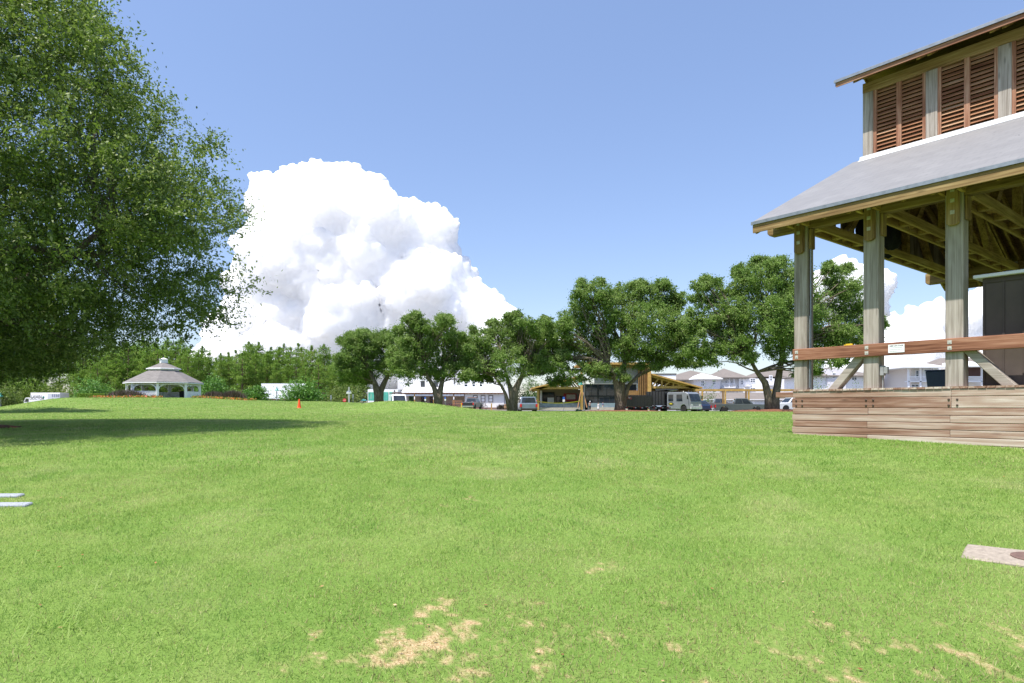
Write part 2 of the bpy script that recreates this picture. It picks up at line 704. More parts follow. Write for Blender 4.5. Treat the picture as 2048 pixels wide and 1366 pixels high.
    Y = np.concatenate([b for a, b in X0])
    n = len(X)
    a = RNG.uniform(0, 2 * math.pi, n)
    lean = RNG.uniform(.5, 1.2, n)
    d = np.stack([np.cos(a) * np.sin(lean), np.sin(a) * np.sin(lean), np.cos(lean)], -1)
    sd = unit(np.stack([-np.sin(a), np.cos(a), np.zeros(n)], -1))
    o = cards('coarse_grass', t.m, np.stack([X, Y, gz(X, Y)], -1), d, sd, RNG.uniform(.05, .13, n), .009, RNG.uniform(0, .55, n), tri=True, extra=np.zeros(n))
    tag(o, 'scattered longer darker grass blades standing above the lawn', None, kind='stuff')


def fallen():
    X, Y = [], []
    for i in range(46):
        x, y = ground_hit(random.uniform(0, 2048), random.uniform(900, 1366))
        X.append(x)
        Y.append(y)
    X, Y = np.array(X), np.array(Y)
    n = len(X)
    a = RNG.uniform(0, 6.28, n)
    d = unit(np.stack([np.cos(a), np.sin(a), RNG.uniform(-.2, .2, n)], -1))
    s = unit(np.stack([-np.sin(a), np.cos(a), RNG.uniform(-.4, .4, n)], -1))
    t = NT('dry_leaf')
    t.base(t.ramp(t.attr('rnd'), [(0, (.20, .07, .03)), (.5, (.42, .17, .07)), (1, (.60, .42, .25))]))
    o = cards('fallen_leaves', t.m, np.stack([X, Y, gz(X, Y) + .016], -1), d, s, .034, .018, RNG.random(n))
    tag(o, 'small dry reddish leaves fallen here and there on the lawn', None, kind='stuff')


fallen()

# slabs: x, y, length, width, turn
SLABS = [(4.13, 5.20, 1.0, .46, math.radians(-40))]
_b = ground_hit(40, 991)
_c = ground_hit(55, 1012)
SLABS += [(_b[0] - .5, _b[1], 1.0, .12, math.radians(4)), (_c[0] - .55, _c[1], 1.1, .13, math.radians(4))]
make_grass()

concrete = flat('concrete', (.33, .28, .225), .9, var=.3, scale=25, bump=.4)
greystone = flat('grey_stone', (.33, .35, .40), .9, var=.25, scale=30, bump=.4)


def slab(i, name, label, cat, mat, hgt):
    x, y, L, W, a = SLABS[i]
    z = max(g1(x + dx, y + dy) for dx in (-.4, 0, .4) for dy in (-.2, 0, .2))
    sl = (g1(x, y + .3) - g1(x, y - .3)) / .6
    t = thing(name, label, cat, (x, y, g1(x, y)), a)
    t.rotation_euler = (math.atan(sl), 0, a)
    m = MB()
    m.box(-L / 2, L / 2, -W / 2, W / 2, -.12, hgt)
    m.build('slab', mat, t, bevel=.012)
    return t


s0 = slab(0, 'concrete_slab', 'pale concrete slab with a round brown cover set in the grass', 'slab', concrete, .035)
m = MB()
m.lathe([(.13, .036), (.13, .042), (.115, .044)], 24, (-.06, .02, 0))
m.build('cover', flat('brown_iron', (.16, .10, .08), .8, var=.3, scale=30), s0)
slab(1, 'paving_stone', 'grey paving stone strip in the grass, the one farther from the camera', 'paving stone', greystone, .03)['group'] = 'paving stones at the left edge of the lawn'
slab(2, 'paving_stone', 'grey paving stone strip in the grass, the one nearer the camera', 'paving stone', greystone, .03)['group'] = 'paving stones at the left edge of the lawn'

# pine straw and mulch beds
def mulchmat():
    t = NT('red_mulch')
    V = t.tex('Object')
    n = t.noise(V, 9, 6, .8)
    t.base(t.ramp(n, [(.3, (.075, .028, .013)), (.5, (.19, .075, .035)), (.72, (.33, .15, .075))]))
    t.set(Roughness=1)
    t.bump(n, 1.0, .08)
    return t.m


MULCH = mulchmat()


def bed(x, y, rx, ry, h, label):
    nr, na = 14, 64
    m = MB()
    vs = []
    for i in range(nr + 1):
        f = i / nr
        for k in range(na):
            a = 2 * math.pi * k / na
            w_ = 1 + .16 * (float(fbm(math.cos(a) * 2 + x, math.sin(a) * 2 + y, 9, 3)) - .45) * 2
            X = x + rx * f * math.cos(a) * w_
            Y = y + ry * f * math.sin(a) * w_
            bumpy = .10 * (float(vnoise(X * 3.1, Y * 3.1, 4)) - .5) * h * 3
            vs.append((X, Y, g1(X, Y) + (h + bumpy) * (1 - f ** 3) + .01 - (.06 if i == nr else 0)))
    fs = [(i * na + k, (i + 1) * na + k, (i + 1) * na + (k + 1) % na, i * na + (k + 1) % na) for i in range(nr) for k in range(na)]
    m.add(vs, fs)
    o = m.build('mulch_bed', MULCH, smooth=True)
    tag(o, label, None, kind='structure')


# asphalt street behind the lawn
m = MB()
ys = np.linspace(77, 90, 8)
xs = np.linspace(-12, 90, 60)
vs = [(x, y, g1(x, y) + .02) for y in ys for x in xs]
fs = [(j * 60 + i, j * 60 + i + 1, (j + 1) * 60 + i + 1, (j + 1) * 60 + i) for j in range(7) for i in range(59)]
m.add(vs, fs)
tag(m.build('street', flat('asphalt', (.10, .10, .105), .9, var=.2, scale=3)), 'grey asphalt street beyond the lawn where the trucks stand', None, kind='structure')

# ------------------------------------------------------------------ trees
BARK = None


def barkmat(name, cols, sc=1.0):
    t = NT(name)
    V = t.tex('Object', (5 * sc, 5 * sc, 1.1 * sc))
    n = t.noise(V, 1.6, 7, .7, .8)
    t.base(t.ramp(n, [(.3, cols[0]), (.52, cols[1]), (.72, cols[2])]))
    t.set(Roughness=.95)
    t.bsdf.inputs['Specular IOR Level'].default_value = .15
    t.bump(n, .9, .05)
    return t.m


OAKBARK = barkmat('oak_bark', ((.05, .04, .03), (.155, .125, .095), (.31, .26, .20)))
PINEBARK = barkmat('pine_bark', ((.06, .035, .025), (.16, .10, .075), (.30, .22, .17)))
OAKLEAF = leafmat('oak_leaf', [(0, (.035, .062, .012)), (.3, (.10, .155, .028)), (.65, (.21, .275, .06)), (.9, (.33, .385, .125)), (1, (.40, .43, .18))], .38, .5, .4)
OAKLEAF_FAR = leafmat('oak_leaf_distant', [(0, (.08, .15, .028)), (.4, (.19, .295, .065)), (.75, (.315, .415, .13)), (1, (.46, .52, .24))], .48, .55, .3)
PINELEAF = leafmat('pine_needles', [(0, (.075, .16, .02)), (.4, (.15, .27, .035)), (.75, (.25, .37, .055)), (1, (.38, .45, .10))], .34, .6, .3)
SHRUBLEAF = leafmat('shrub_leaf', [(0, (0.043, 0.119, 0.020)), (.5, (0.102, 0.246, 0.037)), (1, (0.238, 0.391, 0.068))], .3, .5, .4)


def leaves_at(cl, sig, per, L, W, droop=.25, flat_=.6):
    """leaf cards round clump centres; returns centre, direction, side, L, W, rnd"""
    cl = np.asarray(cl)
    n = len(cl)
    sig = np.broadcast_to(np.asarray(sig, float), (n,))
    cnt = np.broadcast_to(np.asarray(per), (n,)).astype(int)
    idx = np.repeat(np.arange(n), cnt)
    k = len(idx)
    off = RNG.normal(0, 1, (k, 3)) * sig[idx][:, None] * np.array([1, 1, flat_])
    # short twigs radiating from the clump: leaves line up along them
    tw = unit(RNG.normal(0, 1, (n * 9, 3)) + np.array([0, 0, .15]))
    ti = idx * 9 + RNG.integers(0, 9, k)
    tl = RNG.uniform(.1, 1.0, k) ** .8 * 1.75
    on = RNG.random(k) < .72
    off2 = tw[ti] * (tl * sig[idx])[:, None] * np.array([1, 1, .8]) + RNG.normal(0, .10, (k, 3)) * sig[idx][:, None]
    off = np.where(on[:, None], off2, off)
    cen = cl[idx] + off
    d = unit(RNG.normal(0, 1, (k, 3)) + np.where(on[:, None], tw[ti] * 1.0, 0) + np.array([0, 0, -droop]))
    up = unit(RNG.normal(0, .8, (k, 3)) + np.array([0, 0, 1.0]))
    sd = unit(np.cross(d, up))
    base = RNG.random(n)[idx]
    r = np.clip(.42 * base + .58 * RNG.random(k), 0, 1)
    return cen, d, sd, L * RNG.uniform(.65, 1.3, k), W * RNG.uniform(.7, 1.3, k), r


def crook(p, q, n, amp, sag=0.0):
    """a crooked limb from p to q"""
    p = Vector(p)
    q = Vector(q)
    L = (q - p).length
    out = []
    for i in range(n + 1):
        f = i / n
        o = Vector((random.gauss(0, 1), random.gauss(0, 1), random.gauss(0, .6))) * amp * L * (0 if i in (0, n) else 1)
        out.append(p.lerp(q, f) + o + Vector((0, 0, sag * L * math.sin(f * math.pi))))
    return out


def near_oak():
    ox, oy = -16.4, 17.2
    z0 = g1(ox, oy)
    t = thing('oak_tree', 'huge near oak at the left edge, its leafy crown hanging low over the shaded lawn', 'tree', (ox, oy, z0))
    # crown profile: height above the eye -> radius
    hz_ = np.array([.2, .9, 1.6, 2.3, 3.1, 4.3, 5.6, 6.6, 8.0, 9.4, 11.0, 12.6, 13.8, 14.6])
    rr_ = np.array([1.0, 3.6, 5.7, 7.7, 8.5, 8.9, 8.75, 8.3, 7.55, 6.7, 5.4, 3.7, 2.0, .3])
    eye = EYE - z0          # local z of the eye
    # ragged surface of limb ends
    n = 4200
    hz = RNG.uniform(.8, 14.4, n * 3)
    rr = np.interp(hz, hz_, rr_)
    keep = RNG.random(n * 3) < rr / 9.2
    hz = hz[keep][:n]
    rr = rr[keep][:n]
    n = len(hz)
    th = RNG.uniform(0, 2 * math.pi, n)
    lump = fbm(th * 1.9 + 7, hz * .62, 23, 3)          # big lobes of the crown
    depth = RNG.beta(3.2, 1.15, n)
    rad = rr * depth * (.84 + .34 * lump)
    low = hz < 2.6
    cl = np.stack([rad * np.cos(th), rad * np.sin(th), hz + eye + RNG.normal(0, .12, n) + np.where(low, (1 - depth) * 1.2, 0)], -1)
    # gaps between boughs
    gap = fbm(cl[:, 0] * .42 + 40, cl[:, 2] * .5 + cl[:, 1] * .31, 3, 3)
    ok = (gap > .30) | (depth < .55)
    cl = cl[ok]
    n = len(cl)
    sig = RNG.uniform(.22, .44, n)
    c, d, s, L, W, r = leaves_at(cl, sig, RNG.integers(130, 250, n), .100, .046, .3, .7)
    cards('crown', OAKLEAF, c, d, s, L, W, r, t)
    m = MB()
    m.tube([(0, 0, -.3), (.05, .02, .25), (.08, .05, 1.0), (.02, .1, 2.2)], [.75, .55, .46, .44], 14)
    forks = []
    for k in range(9):
        a = k * 2.399 + .3
        e = Vector((math.cos(a) * random.uniform(3.2, 5.4), math.sin(a) * random.uniform(3.2, 5.4), random.uniform(4.5, 9.5)))
        pts = crook((.02, .1, 2.0), e, 6, .035, .06)
        m.tube(pts, [.26 - .03 * i for i in range(7)], 8)
        forks += pts[2:]
    m.build('trunk', OAKBARK, t, smooth=True)
    m = MB()
    sel = RNG.choice(n, 300, replace=False)
    for i in sel:
        q = Vector(cl[i])
        p = min(forks, key=lambda f: (f - q).length + max(0, f.z - q.z) * .8)
        pts = crook(p, q, 5, .035, .05)
        r0 = .010 + .006 * (q - p).length
        m.tube(pts, [r0, r0 * .85, r0 * .65, r0 * .48, r0 * .3, .005], 4, cap=False)
    m.build('limbs', OAKBARK, t, smooth=True)
    bed(ox + .9, oy + .7, 2.3, 1.1, .10, 'red pine straw bed under the huge oak at the left edge')
    return t


near_oak()


def lobes_tree(name, label, Y, base, fork, stems, lobes, per=60, leaf=.17, group=None, mat=None, dfac=.9, dens=1.0, rb=.42, bark=None, zb=None, limbs=26):
    """an oak: trunk, limbs, and a crown of uneven lobes (px, py, rx, ry in the photograph's pixels at depth Y)"""
    k = Y / F
    bx = gx(base[0], Y)
    z0 = g1(bx, Y) if zb is None else zb
    t = thing(name, label, 'tree', (bx, Y, z0), group=group)
    org = Vector((bx, Y, z0))
    cl = []
    sg = []
    cents = []
    ctr = np.mean([[a, b_] for a, b_, _, _ in lobes], 0)
    more = []
    for (px, py, rx, ry) in lobes:     # small outlying sprays keep the outline ragged
        for q in range(2):
            a = math.atan2(py - ctr[1], px - ctr[0]) + random.uniform(-1.1, 1.1)
            if math.sin(a) > .75:
                continue
            s_ = random.uniform(.24, .40)
            more.append((px + math.cos(a) * rx * .95, py + math.sin(a) * ry * .95, rx * s_ * 1.2, ry * s_))
    for (px, py, rx, ry) in list(lobes) + more:
        c = at(px, py, Y + random.uniform(-.55, .55) * 90 * k) - org
        R = Vector((rx * k, rx * k * dfac * 1.15, ry * k))
        cents.append((c, R))
        n = int(52 * dens * (rx * ry / 2000.0) ** .8) + 8
        v = unit(RNG.normal(0, 1, (n, 3)))
        f = RNG.beta(2.6, 1.0, n)[:, None] * (.82 + .42 * fbm(v[:, 0] * 2.2 + px, v[:, 2] * 2.2 + v[:, 1] * 1.7, 31, 2))[:, None]
        p = np.array(c) + v * f * np.array(R)
        cl.append(p)
        sg.append(RNG.uniform(.10, .20, n) * (rx + ry) / 2 * k * 1.15)
    cl = np.concatenate(cl)
    sg = np.clip(np.concatenate(sg), .22, .85)
    zmin = .9
    cl[:, 2] = np.maximum(cl[:, 2], zmin)
    c, d, s, L, W, r = leaves_at(cl, sg, (per * (.55 + sg * 1.3)).astype(int) * 4, leaf, leaf * .46, .2, .8)
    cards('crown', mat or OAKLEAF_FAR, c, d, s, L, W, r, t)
    m = MB()
    fk = [at(p[0], p[1], Y) - org for p in fork]
    tips = []
    for st in stems:
        pts = []
        for (px, py, dy) in st[0]:
            q = at(px, py, Y + dy) - org
            pts.append(q)
        pts[0].z = -.15
        m.tube(pts, st[1], 10)
        tips += pts[-2:]
    for (c, R) in cents:
        for q in range(2):
            e = c + Vector((random.uniform(-.5, .5) * R.x, random.uniform(-.5, .5) * R.y, random.uniform(-.4, .4) * R.z))
            p = min(tips, key=lambda f: (f - e).length + (3 if f.z > e.z else 0))
            L_ = (e - p).length
            r0 = min(.03 + .011 * L_, rb * .32)
            m.tube(crook(p, e, 5, .04, .05), [r0, r0 * .85, r0 * .7, r0 * .5, r0 * .3, .012], 6, cap=False)
    m.build('trunk', bark or OAKBARK, t, smooth=True)
    return t


OG = 'oaks along the far edge of the lawn'
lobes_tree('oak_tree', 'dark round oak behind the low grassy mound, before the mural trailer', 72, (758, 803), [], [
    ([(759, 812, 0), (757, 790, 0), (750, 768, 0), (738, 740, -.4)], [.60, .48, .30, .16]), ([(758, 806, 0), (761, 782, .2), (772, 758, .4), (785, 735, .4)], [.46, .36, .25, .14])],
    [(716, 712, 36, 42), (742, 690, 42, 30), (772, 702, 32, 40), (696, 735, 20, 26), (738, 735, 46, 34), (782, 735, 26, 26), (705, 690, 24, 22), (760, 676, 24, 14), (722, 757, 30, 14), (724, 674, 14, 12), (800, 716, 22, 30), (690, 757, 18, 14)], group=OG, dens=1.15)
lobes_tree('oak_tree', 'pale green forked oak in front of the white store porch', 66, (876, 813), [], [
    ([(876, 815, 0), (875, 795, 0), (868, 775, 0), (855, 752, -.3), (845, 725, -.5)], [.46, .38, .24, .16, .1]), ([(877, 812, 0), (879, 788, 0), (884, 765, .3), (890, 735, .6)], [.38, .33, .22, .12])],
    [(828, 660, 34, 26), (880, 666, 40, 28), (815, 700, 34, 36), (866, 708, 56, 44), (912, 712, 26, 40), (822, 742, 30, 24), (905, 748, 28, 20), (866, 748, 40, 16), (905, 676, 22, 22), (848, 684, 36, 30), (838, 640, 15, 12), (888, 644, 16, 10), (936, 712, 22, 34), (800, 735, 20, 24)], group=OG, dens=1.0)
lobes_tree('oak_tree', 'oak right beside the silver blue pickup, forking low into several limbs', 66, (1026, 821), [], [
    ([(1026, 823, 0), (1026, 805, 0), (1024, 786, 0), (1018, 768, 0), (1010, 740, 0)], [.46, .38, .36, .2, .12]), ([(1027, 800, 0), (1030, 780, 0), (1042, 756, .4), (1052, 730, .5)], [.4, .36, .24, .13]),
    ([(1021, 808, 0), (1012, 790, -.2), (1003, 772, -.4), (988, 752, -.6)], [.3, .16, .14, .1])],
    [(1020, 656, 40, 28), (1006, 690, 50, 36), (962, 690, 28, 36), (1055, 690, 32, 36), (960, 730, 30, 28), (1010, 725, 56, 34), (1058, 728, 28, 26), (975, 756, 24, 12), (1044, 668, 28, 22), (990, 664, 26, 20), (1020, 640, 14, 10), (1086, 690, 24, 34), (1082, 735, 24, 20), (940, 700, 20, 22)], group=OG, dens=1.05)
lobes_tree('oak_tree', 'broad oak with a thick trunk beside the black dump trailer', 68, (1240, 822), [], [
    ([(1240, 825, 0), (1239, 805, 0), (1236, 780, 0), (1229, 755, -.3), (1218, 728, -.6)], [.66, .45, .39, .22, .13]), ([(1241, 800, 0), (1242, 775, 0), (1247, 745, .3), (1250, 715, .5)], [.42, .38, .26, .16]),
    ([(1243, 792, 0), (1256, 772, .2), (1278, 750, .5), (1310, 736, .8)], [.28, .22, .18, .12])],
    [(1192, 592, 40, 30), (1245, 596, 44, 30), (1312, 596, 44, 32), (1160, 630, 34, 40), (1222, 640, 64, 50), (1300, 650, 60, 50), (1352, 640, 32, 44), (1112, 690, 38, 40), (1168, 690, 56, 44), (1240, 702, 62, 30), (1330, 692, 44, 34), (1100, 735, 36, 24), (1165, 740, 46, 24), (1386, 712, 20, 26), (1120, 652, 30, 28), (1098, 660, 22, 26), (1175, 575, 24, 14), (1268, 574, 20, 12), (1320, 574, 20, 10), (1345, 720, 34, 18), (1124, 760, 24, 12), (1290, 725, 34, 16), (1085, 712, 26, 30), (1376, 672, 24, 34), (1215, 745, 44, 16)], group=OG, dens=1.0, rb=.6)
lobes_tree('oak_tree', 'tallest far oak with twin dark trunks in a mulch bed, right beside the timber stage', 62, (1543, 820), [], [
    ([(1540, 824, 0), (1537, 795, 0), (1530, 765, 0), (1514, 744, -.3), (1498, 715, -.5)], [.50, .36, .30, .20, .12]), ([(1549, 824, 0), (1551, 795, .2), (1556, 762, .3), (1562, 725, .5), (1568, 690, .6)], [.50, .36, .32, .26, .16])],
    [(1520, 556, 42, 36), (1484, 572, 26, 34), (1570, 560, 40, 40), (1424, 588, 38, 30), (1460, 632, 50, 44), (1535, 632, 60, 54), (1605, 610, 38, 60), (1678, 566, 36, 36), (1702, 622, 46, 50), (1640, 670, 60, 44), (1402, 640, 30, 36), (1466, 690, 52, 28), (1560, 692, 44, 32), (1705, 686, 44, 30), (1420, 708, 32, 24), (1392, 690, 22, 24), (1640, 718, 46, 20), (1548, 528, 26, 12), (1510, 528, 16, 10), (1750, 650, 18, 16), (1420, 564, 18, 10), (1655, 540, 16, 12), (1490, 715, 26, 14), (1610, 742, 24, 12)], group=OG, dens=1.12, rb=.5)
lobes_tree('oak_tree', 'dark oak at the far left, mostly hidden behind the huge near oak', 46, (-105, 826), [], [
    ([(-105, 832, 0), (-104, 800, 0), (-100, 760, 0), (-90, 720, 0)], [.5, .4, .3, .2])],
    [(-100, 600, 110, 70), (-190, 640, 90, 70), (-10, 640, 90, 70), (60, 690, 70, 50), (-60, 700, 100, 50), (-200, 700, 90, 50), (100, 722, 44, 24), (20, 735, 70, 26)], group=None, dens=.8, per=36, mat=OAKLEAF)
bed(gx(1238, 68), 67.6, 5.2, 2.4, .16, 'reddish mulch bed round the trunk of the broad oak by the dump trailer')
bed(gx(1545, 62), 61.6, 4.6, 2.2, .24, 'reddish mulch bed round the twin trunks of the tallest far oak')


# ---- pine wood
def pine(name, h, spread, n_whorl, seed, low=.12):
    rg = random.Random(seed)
    t = thing(name, 'green pine with a feathery crown in the wood behind the white gazebo', 'tree', group='pines of the wood behind the gazebo')
    m = MB()
    lean = Vector((rg.uniform(-.02, .02), rg.uniform(-.02, .02), 0))
    P = lambda z: Vector((lean.x * z + .06 * math.sin(z * .9 + seed), lean.y * z, z))
    m.tube([P(h * i / 8) - Vector((0, 0, .5 if i == 0 else 0)) for i in range(9)], [.17 * (1 - i / 8.6) + .015 for i in range(9)], 7)
    cl = []
    sg = []
    for k in range(n_whorl):
        f = low + (1 - low) * (k / n_whorl)
        z = f * h
        prof = spread * (min(1, (f - low) * 2.6 + .45)) * (1 - f ** 2.2) ** .75 * rg.uniform(.7, 1.2) + .25
        nb = rg.randint(3, 5)
        a0 = rg.uniform(0, 6.28)
        for b in range(nb):
            a = a0 + b * 6.28 / nb + rg.uniform(-.5, .5)
            L = prof * rg.uniform(.55, 1.15)
            e = P(z) + Vector((math.cos(a) * L, math.sin(a) * L, L * rg.uniform(.05, .5)))
            m.tube([P(z), P(z).lerp(e, .6), e], [.035, .022, .01], 4, cap=False)
            nc = max(2, int(L * 2.6))
            for c in range(nc):
                q = P(z).lerp(e, .3 + .7 * (c + 1) / nc)
                cl.append(q + Vector((rg.gauss(0, .1), rg.gauss(0, .1), rg.uniform(0, .18))))
                sg.append(rg.uniform(.24, .46))
    for i in range(4):
        cl.append(P(h) + Vector((0, 0, .12 * i)))
        sg.append(.12)
    m.build('trunk', PINEBARK, t, smooth=True)
    c, d, s, L, W, r = leaves_at(np.array([tuple(q) for q in cl]), np.array(sg), 40, .34, .085, -.55, .65)
    cards('crown', PINELEAF, c, d, s, L, W, r, t)
    return t


PINES = [pine('pine_tree', 10.0, 2.3, 11, 3), pine('pine_tree', 9.2, 2.7, 10, 8, .08), pine('pine_tree', 10.8, 1.9, 13, 15, .25), pine('pine_tree', 8.6, 2.5, 9, 21, .05), pine('pine_tree', 10.2, 1.8, 12, 29, .3)]
_used = [False] * 5
# tops of the wood along the picture (px -> row)
_tx = [-160, 0, 120, 230, 300, 345, 400, 450, 485, 540, 590, 640, 690, 760, 830]
_tp = [690, 690, 688, 682, 672, 680, 690, 702, 690, 696, 694, 697, 698, 700, 715]
for row, (Yr, st, dpy) in enumerate(((116, 21, 20), (124, 19, 5), (133, 24, -1))):
    px = -150 + row * 8
    while px < (735 if row else 700):
        Y = Yr + random.uniform(-3, 3)
        if row < 2 and 25 < px < 150:      # leave the truck's lane clear
            px += st
            continue
        x = gx(px, Y)
        z0 = g1(x, Y) - .25
        top = np.interp(px, _tx, _tp) + dpy + random.choice((-9, -4, 0, 3, 6, 10, 16)) + random.uniform(-4, 4)
        want = (HZ - top) / F * Y + EYE - z0
        i = random.randrange(5)
        o = PINES[i]
        hgt = (10.0, 9.2, 10.8, 8.6, 10.2)[i]
        s = want / (hgt + .3)
        sx = s * random.uniform(.85, 1.15)
        if not _used[i]:
            _used[i] = True
            o.location = (x, Y, z0)
            o.rotation_euler = (0, 0, random.uniform(0, 6.28))
            o.scale = (sx, sx, s)
        else:
            dup(o, (x, Y, z0), random.uniform(0, 6.28), scale=(sx, sx, s))
        px += st * random.uniform(.7, 1.3)


def shrub(name, label, cat, px, py_base, Y, wpx, hpx, mat, leaf=.16, n=60, per=60, group=None, stems=True, spiky=False, z0=None, dep=.8):
    k = Y / F
    x = gx(px, Y)
    z0 = g1(x, Y) - .05 if z0 is None else z0
    zt = (HZ - (py_base - hpx)) * k + EYE - z0
    t = thing(name, label, cat, (x, Y, z0), group=group)
    v = unit(RNG.normal(0, 1, (n, 3)))
    v[:, 2] = np.abs(v[:, 2])
    f = RNG.beta(2.2, 1, n)[:, None] * (.75 + .5 * fbm(v[:, 0] * 2 + px, v[:, 2] * 2 + v[:, 1], 7, 2))[:, None]
    R = np.array([wpx * k / 2, wpx * k / 2 * dep, zt * .92])
    cl = v * f * R + np.array([0, 0, .05])
    if spiky:
        N = n * per
        o = RNG.normal(0, .42, (N, 3)) * np.array([R[0], R[1], 0])
        o[:, :2] = np.clip(o[:, :2], -R[0], R[0])
        a = RNG.uniform(0, 2 * math.pi, N)
        ln = np.abs(RNG.normal(.42, .3, N))
        d = np.stack([np.cos(a) * np.sin(ln), np.sin(a) * np.sin(ln), np.cos(ln)], -1)
        s = unit(np.stack([-np.sin(a), np.cos(a), np.zeros(N)], -1))
        hh = zt * 1.25 * (1 - .35 * (o[:, 0] / R[0]) ** 2)
        cards('leaves', mat, o, d, s, hh * RNG.uniform(.55, 1.15, N), leaf, RNG.random(N), t, tri=True)
    else:
        c, d, s, L, W, r = leaves_at(cl, np.full(n, (R[0] + R[2]) * .13), per, leaf, leaf * .5, .1, .8)
        c[:, 2] = np.maximum(c[:, 2], .02)
        cards('leaves', mat, c, d, s, L, W, r, t)
    if stems and not spiky:
        m = MB()
        for q in cl[:: max(1, n // 14)]:
            m.tube(crook((q[0] * .1, q[1] * .1, -.1), q, 3, .05), [.05, .04, .025, .01], 5, cap=False)
        m.build('stems', OAKBARK, t)
    return t


shrub('bush', 'rounded bright green bush left of the shed with a ribbed metal roof', 'bush', 512, 803, 96, 58, 32, SHRUBLEAF, .3, 60, 60)
shrub('bush', 'tall leafy bush right of the shed with a ribbed metal roof', 'bush', 605, 806, 95, 84, 52, SHRUBLEAF, .3, 90, 60)
shrub('bush', 'dense bright bush between the clipped hedge and the pine wood', 'bush', 185, 800, 106, 90, 46, SHRUBLEAF, .3, 80, 50)
shrub('bush', 'dark bush at the far left beyond the white box truck', 'bush', 8, 812, 106, 70, 60, OAKLEAF, .3, 80, 50)
shrub('bush', 'yellowish bush beyond the cab of the white box truck', 'bush', 62, 800, 128, 90, 52, PINELEAF, .3, 80, 50)
shrub('bush', 'shaded bush behind the stop sign at the edge of the pine wood', 'bush', 690, 806, 110, 90, 44, OAKLEAF, .3, 80, 50)
shrub('bush', 'leafy bush just behind the right end of the gazebo', 'bush', 425, 797, 104, 70, 50, SHRUBLEAF, .3, 80, 50)
PALEGREEN = leafmat('pale_leaf', [(0, (.06, .12, .03)), (.5, (.12, .20, .06)), (1, (.24, .30, .13))], .35)
shrub('tree', 'bright green tree far behind, between the white store and the timber restaurant', 'tree', 1062, 815, 128, 80, 62, PALEGREEN, .36, 90, 60)
shrub('tree', 'small pale young tree before the apartments, left of the dark pickups', 'tree', 1418, 806, 130, 34, 44, PALEGREEN, .26, 36, 26)
shrub('tree', 'small pale young tree seen between the stage posts before the white wall', 'tree', 1632, 786, 118, 62, 46, PALEGREEN, .26, 46, 30)
shrub('tree', 'low pale young tree seen below the stage brace', 'tree', 1700, 785, 118, 60, 26, PALEGREEN, .26, 36, 30)
shrub('bush', 'small dark green bush beside the timber pergola post', 'bush', 1397, 812, 92, 16, 30, SHRUBLEAF, .22, 26, 40)
for a in ((-150, 130), (-40, 128), (40, 130), (100, 131), (160, 129), (250, 130), (330, 129), (400, 131), (470, 129), (540, 130), (620, 131), (700, 129)):
    shrub('bush', 'dark undergrowth bush among the pine trunks behind the gazebo', 'bush', a[0], 802, a[1], 110, 40, OAKLEAF, .42, 60, 44, group='undergrowth bushes of the pine wood', stems=False)
PURPLE = leafmat('purple_grass', [(0, (.045, .022, .03)), (.6, (.10, .055, .065)), (1, (.22, .17, .15))], .25)
shrub('purple_fountain_grass', 'clump of dark purple grass left of the gazebo steps', 'ornamental grass', 252, 801, 86.5, 76, 19, PURPLE, .09, 40, 60, spiky=True, dep=.5)
shrub('purple_fountain_grass', 'smaller clump of dark purple grass against the gazebo railing', 'ornamental grass', 312, 798, 88, 26, 9, PURPLE, .09, 20, 40, spiky=True, dep=.5)
shrub('purple_fountain_grass', 'clump of dark purple grass right of the gazebo', 'ornamental grass', 428, 799, 88, 50, 14, PURPLE, .09, 40, 50, spiky=True, dep=.5)
shrub('purple_fountain_grass', 'pale tipped purple grass clump farthest right of the gazebo', 'ornamental grass', 466, 801, 87, 50, 17, PURPLE, .09, 40, 60, spiky=True, dep=.5)

FLOWER = leafmat('orange_flowers', [(0, (.06, .16, .02)), (.58, (.12, .24, .04)), (.6, (.75, .16, .02)), (.75, (.85, .30, .03)), (.88, (.8, .1, .16)), (1, (.85, .5, .1))], .25)


def flowers(px0, px1, Y, hpx, label):
    k = Y / F
    x0, x1 = gx(px0, Y), gx(px1, Y)
    n = int((x1 - x0) * 130)
    X = RNG.uniform(x0, x1, n)
    YY = Y + RNG.normal(0, .45, n)
    z = gz(X, YY) + RNG.uniform(.02, hpx * k, n)
    d = unit(RNG.normal(0, 1, (n, 3)))
    s = unit(np.cross(d, RNG.normal(0, 1, (n, 3))))
    o = cards('flower_bed', FLOWER, np.stack([X, YY, z], -1), d, s, .16, .12, RNG.random(n))
    tag(o, label, None, kind='stuff')


flowers(183, 322, 85.0, 4.5, 'orange flowers in a bed left of the gazebo entrance')
flowers(384, 512, 85.5, 4.5, 'pink and orange flowers in a bed right of the gazebo')

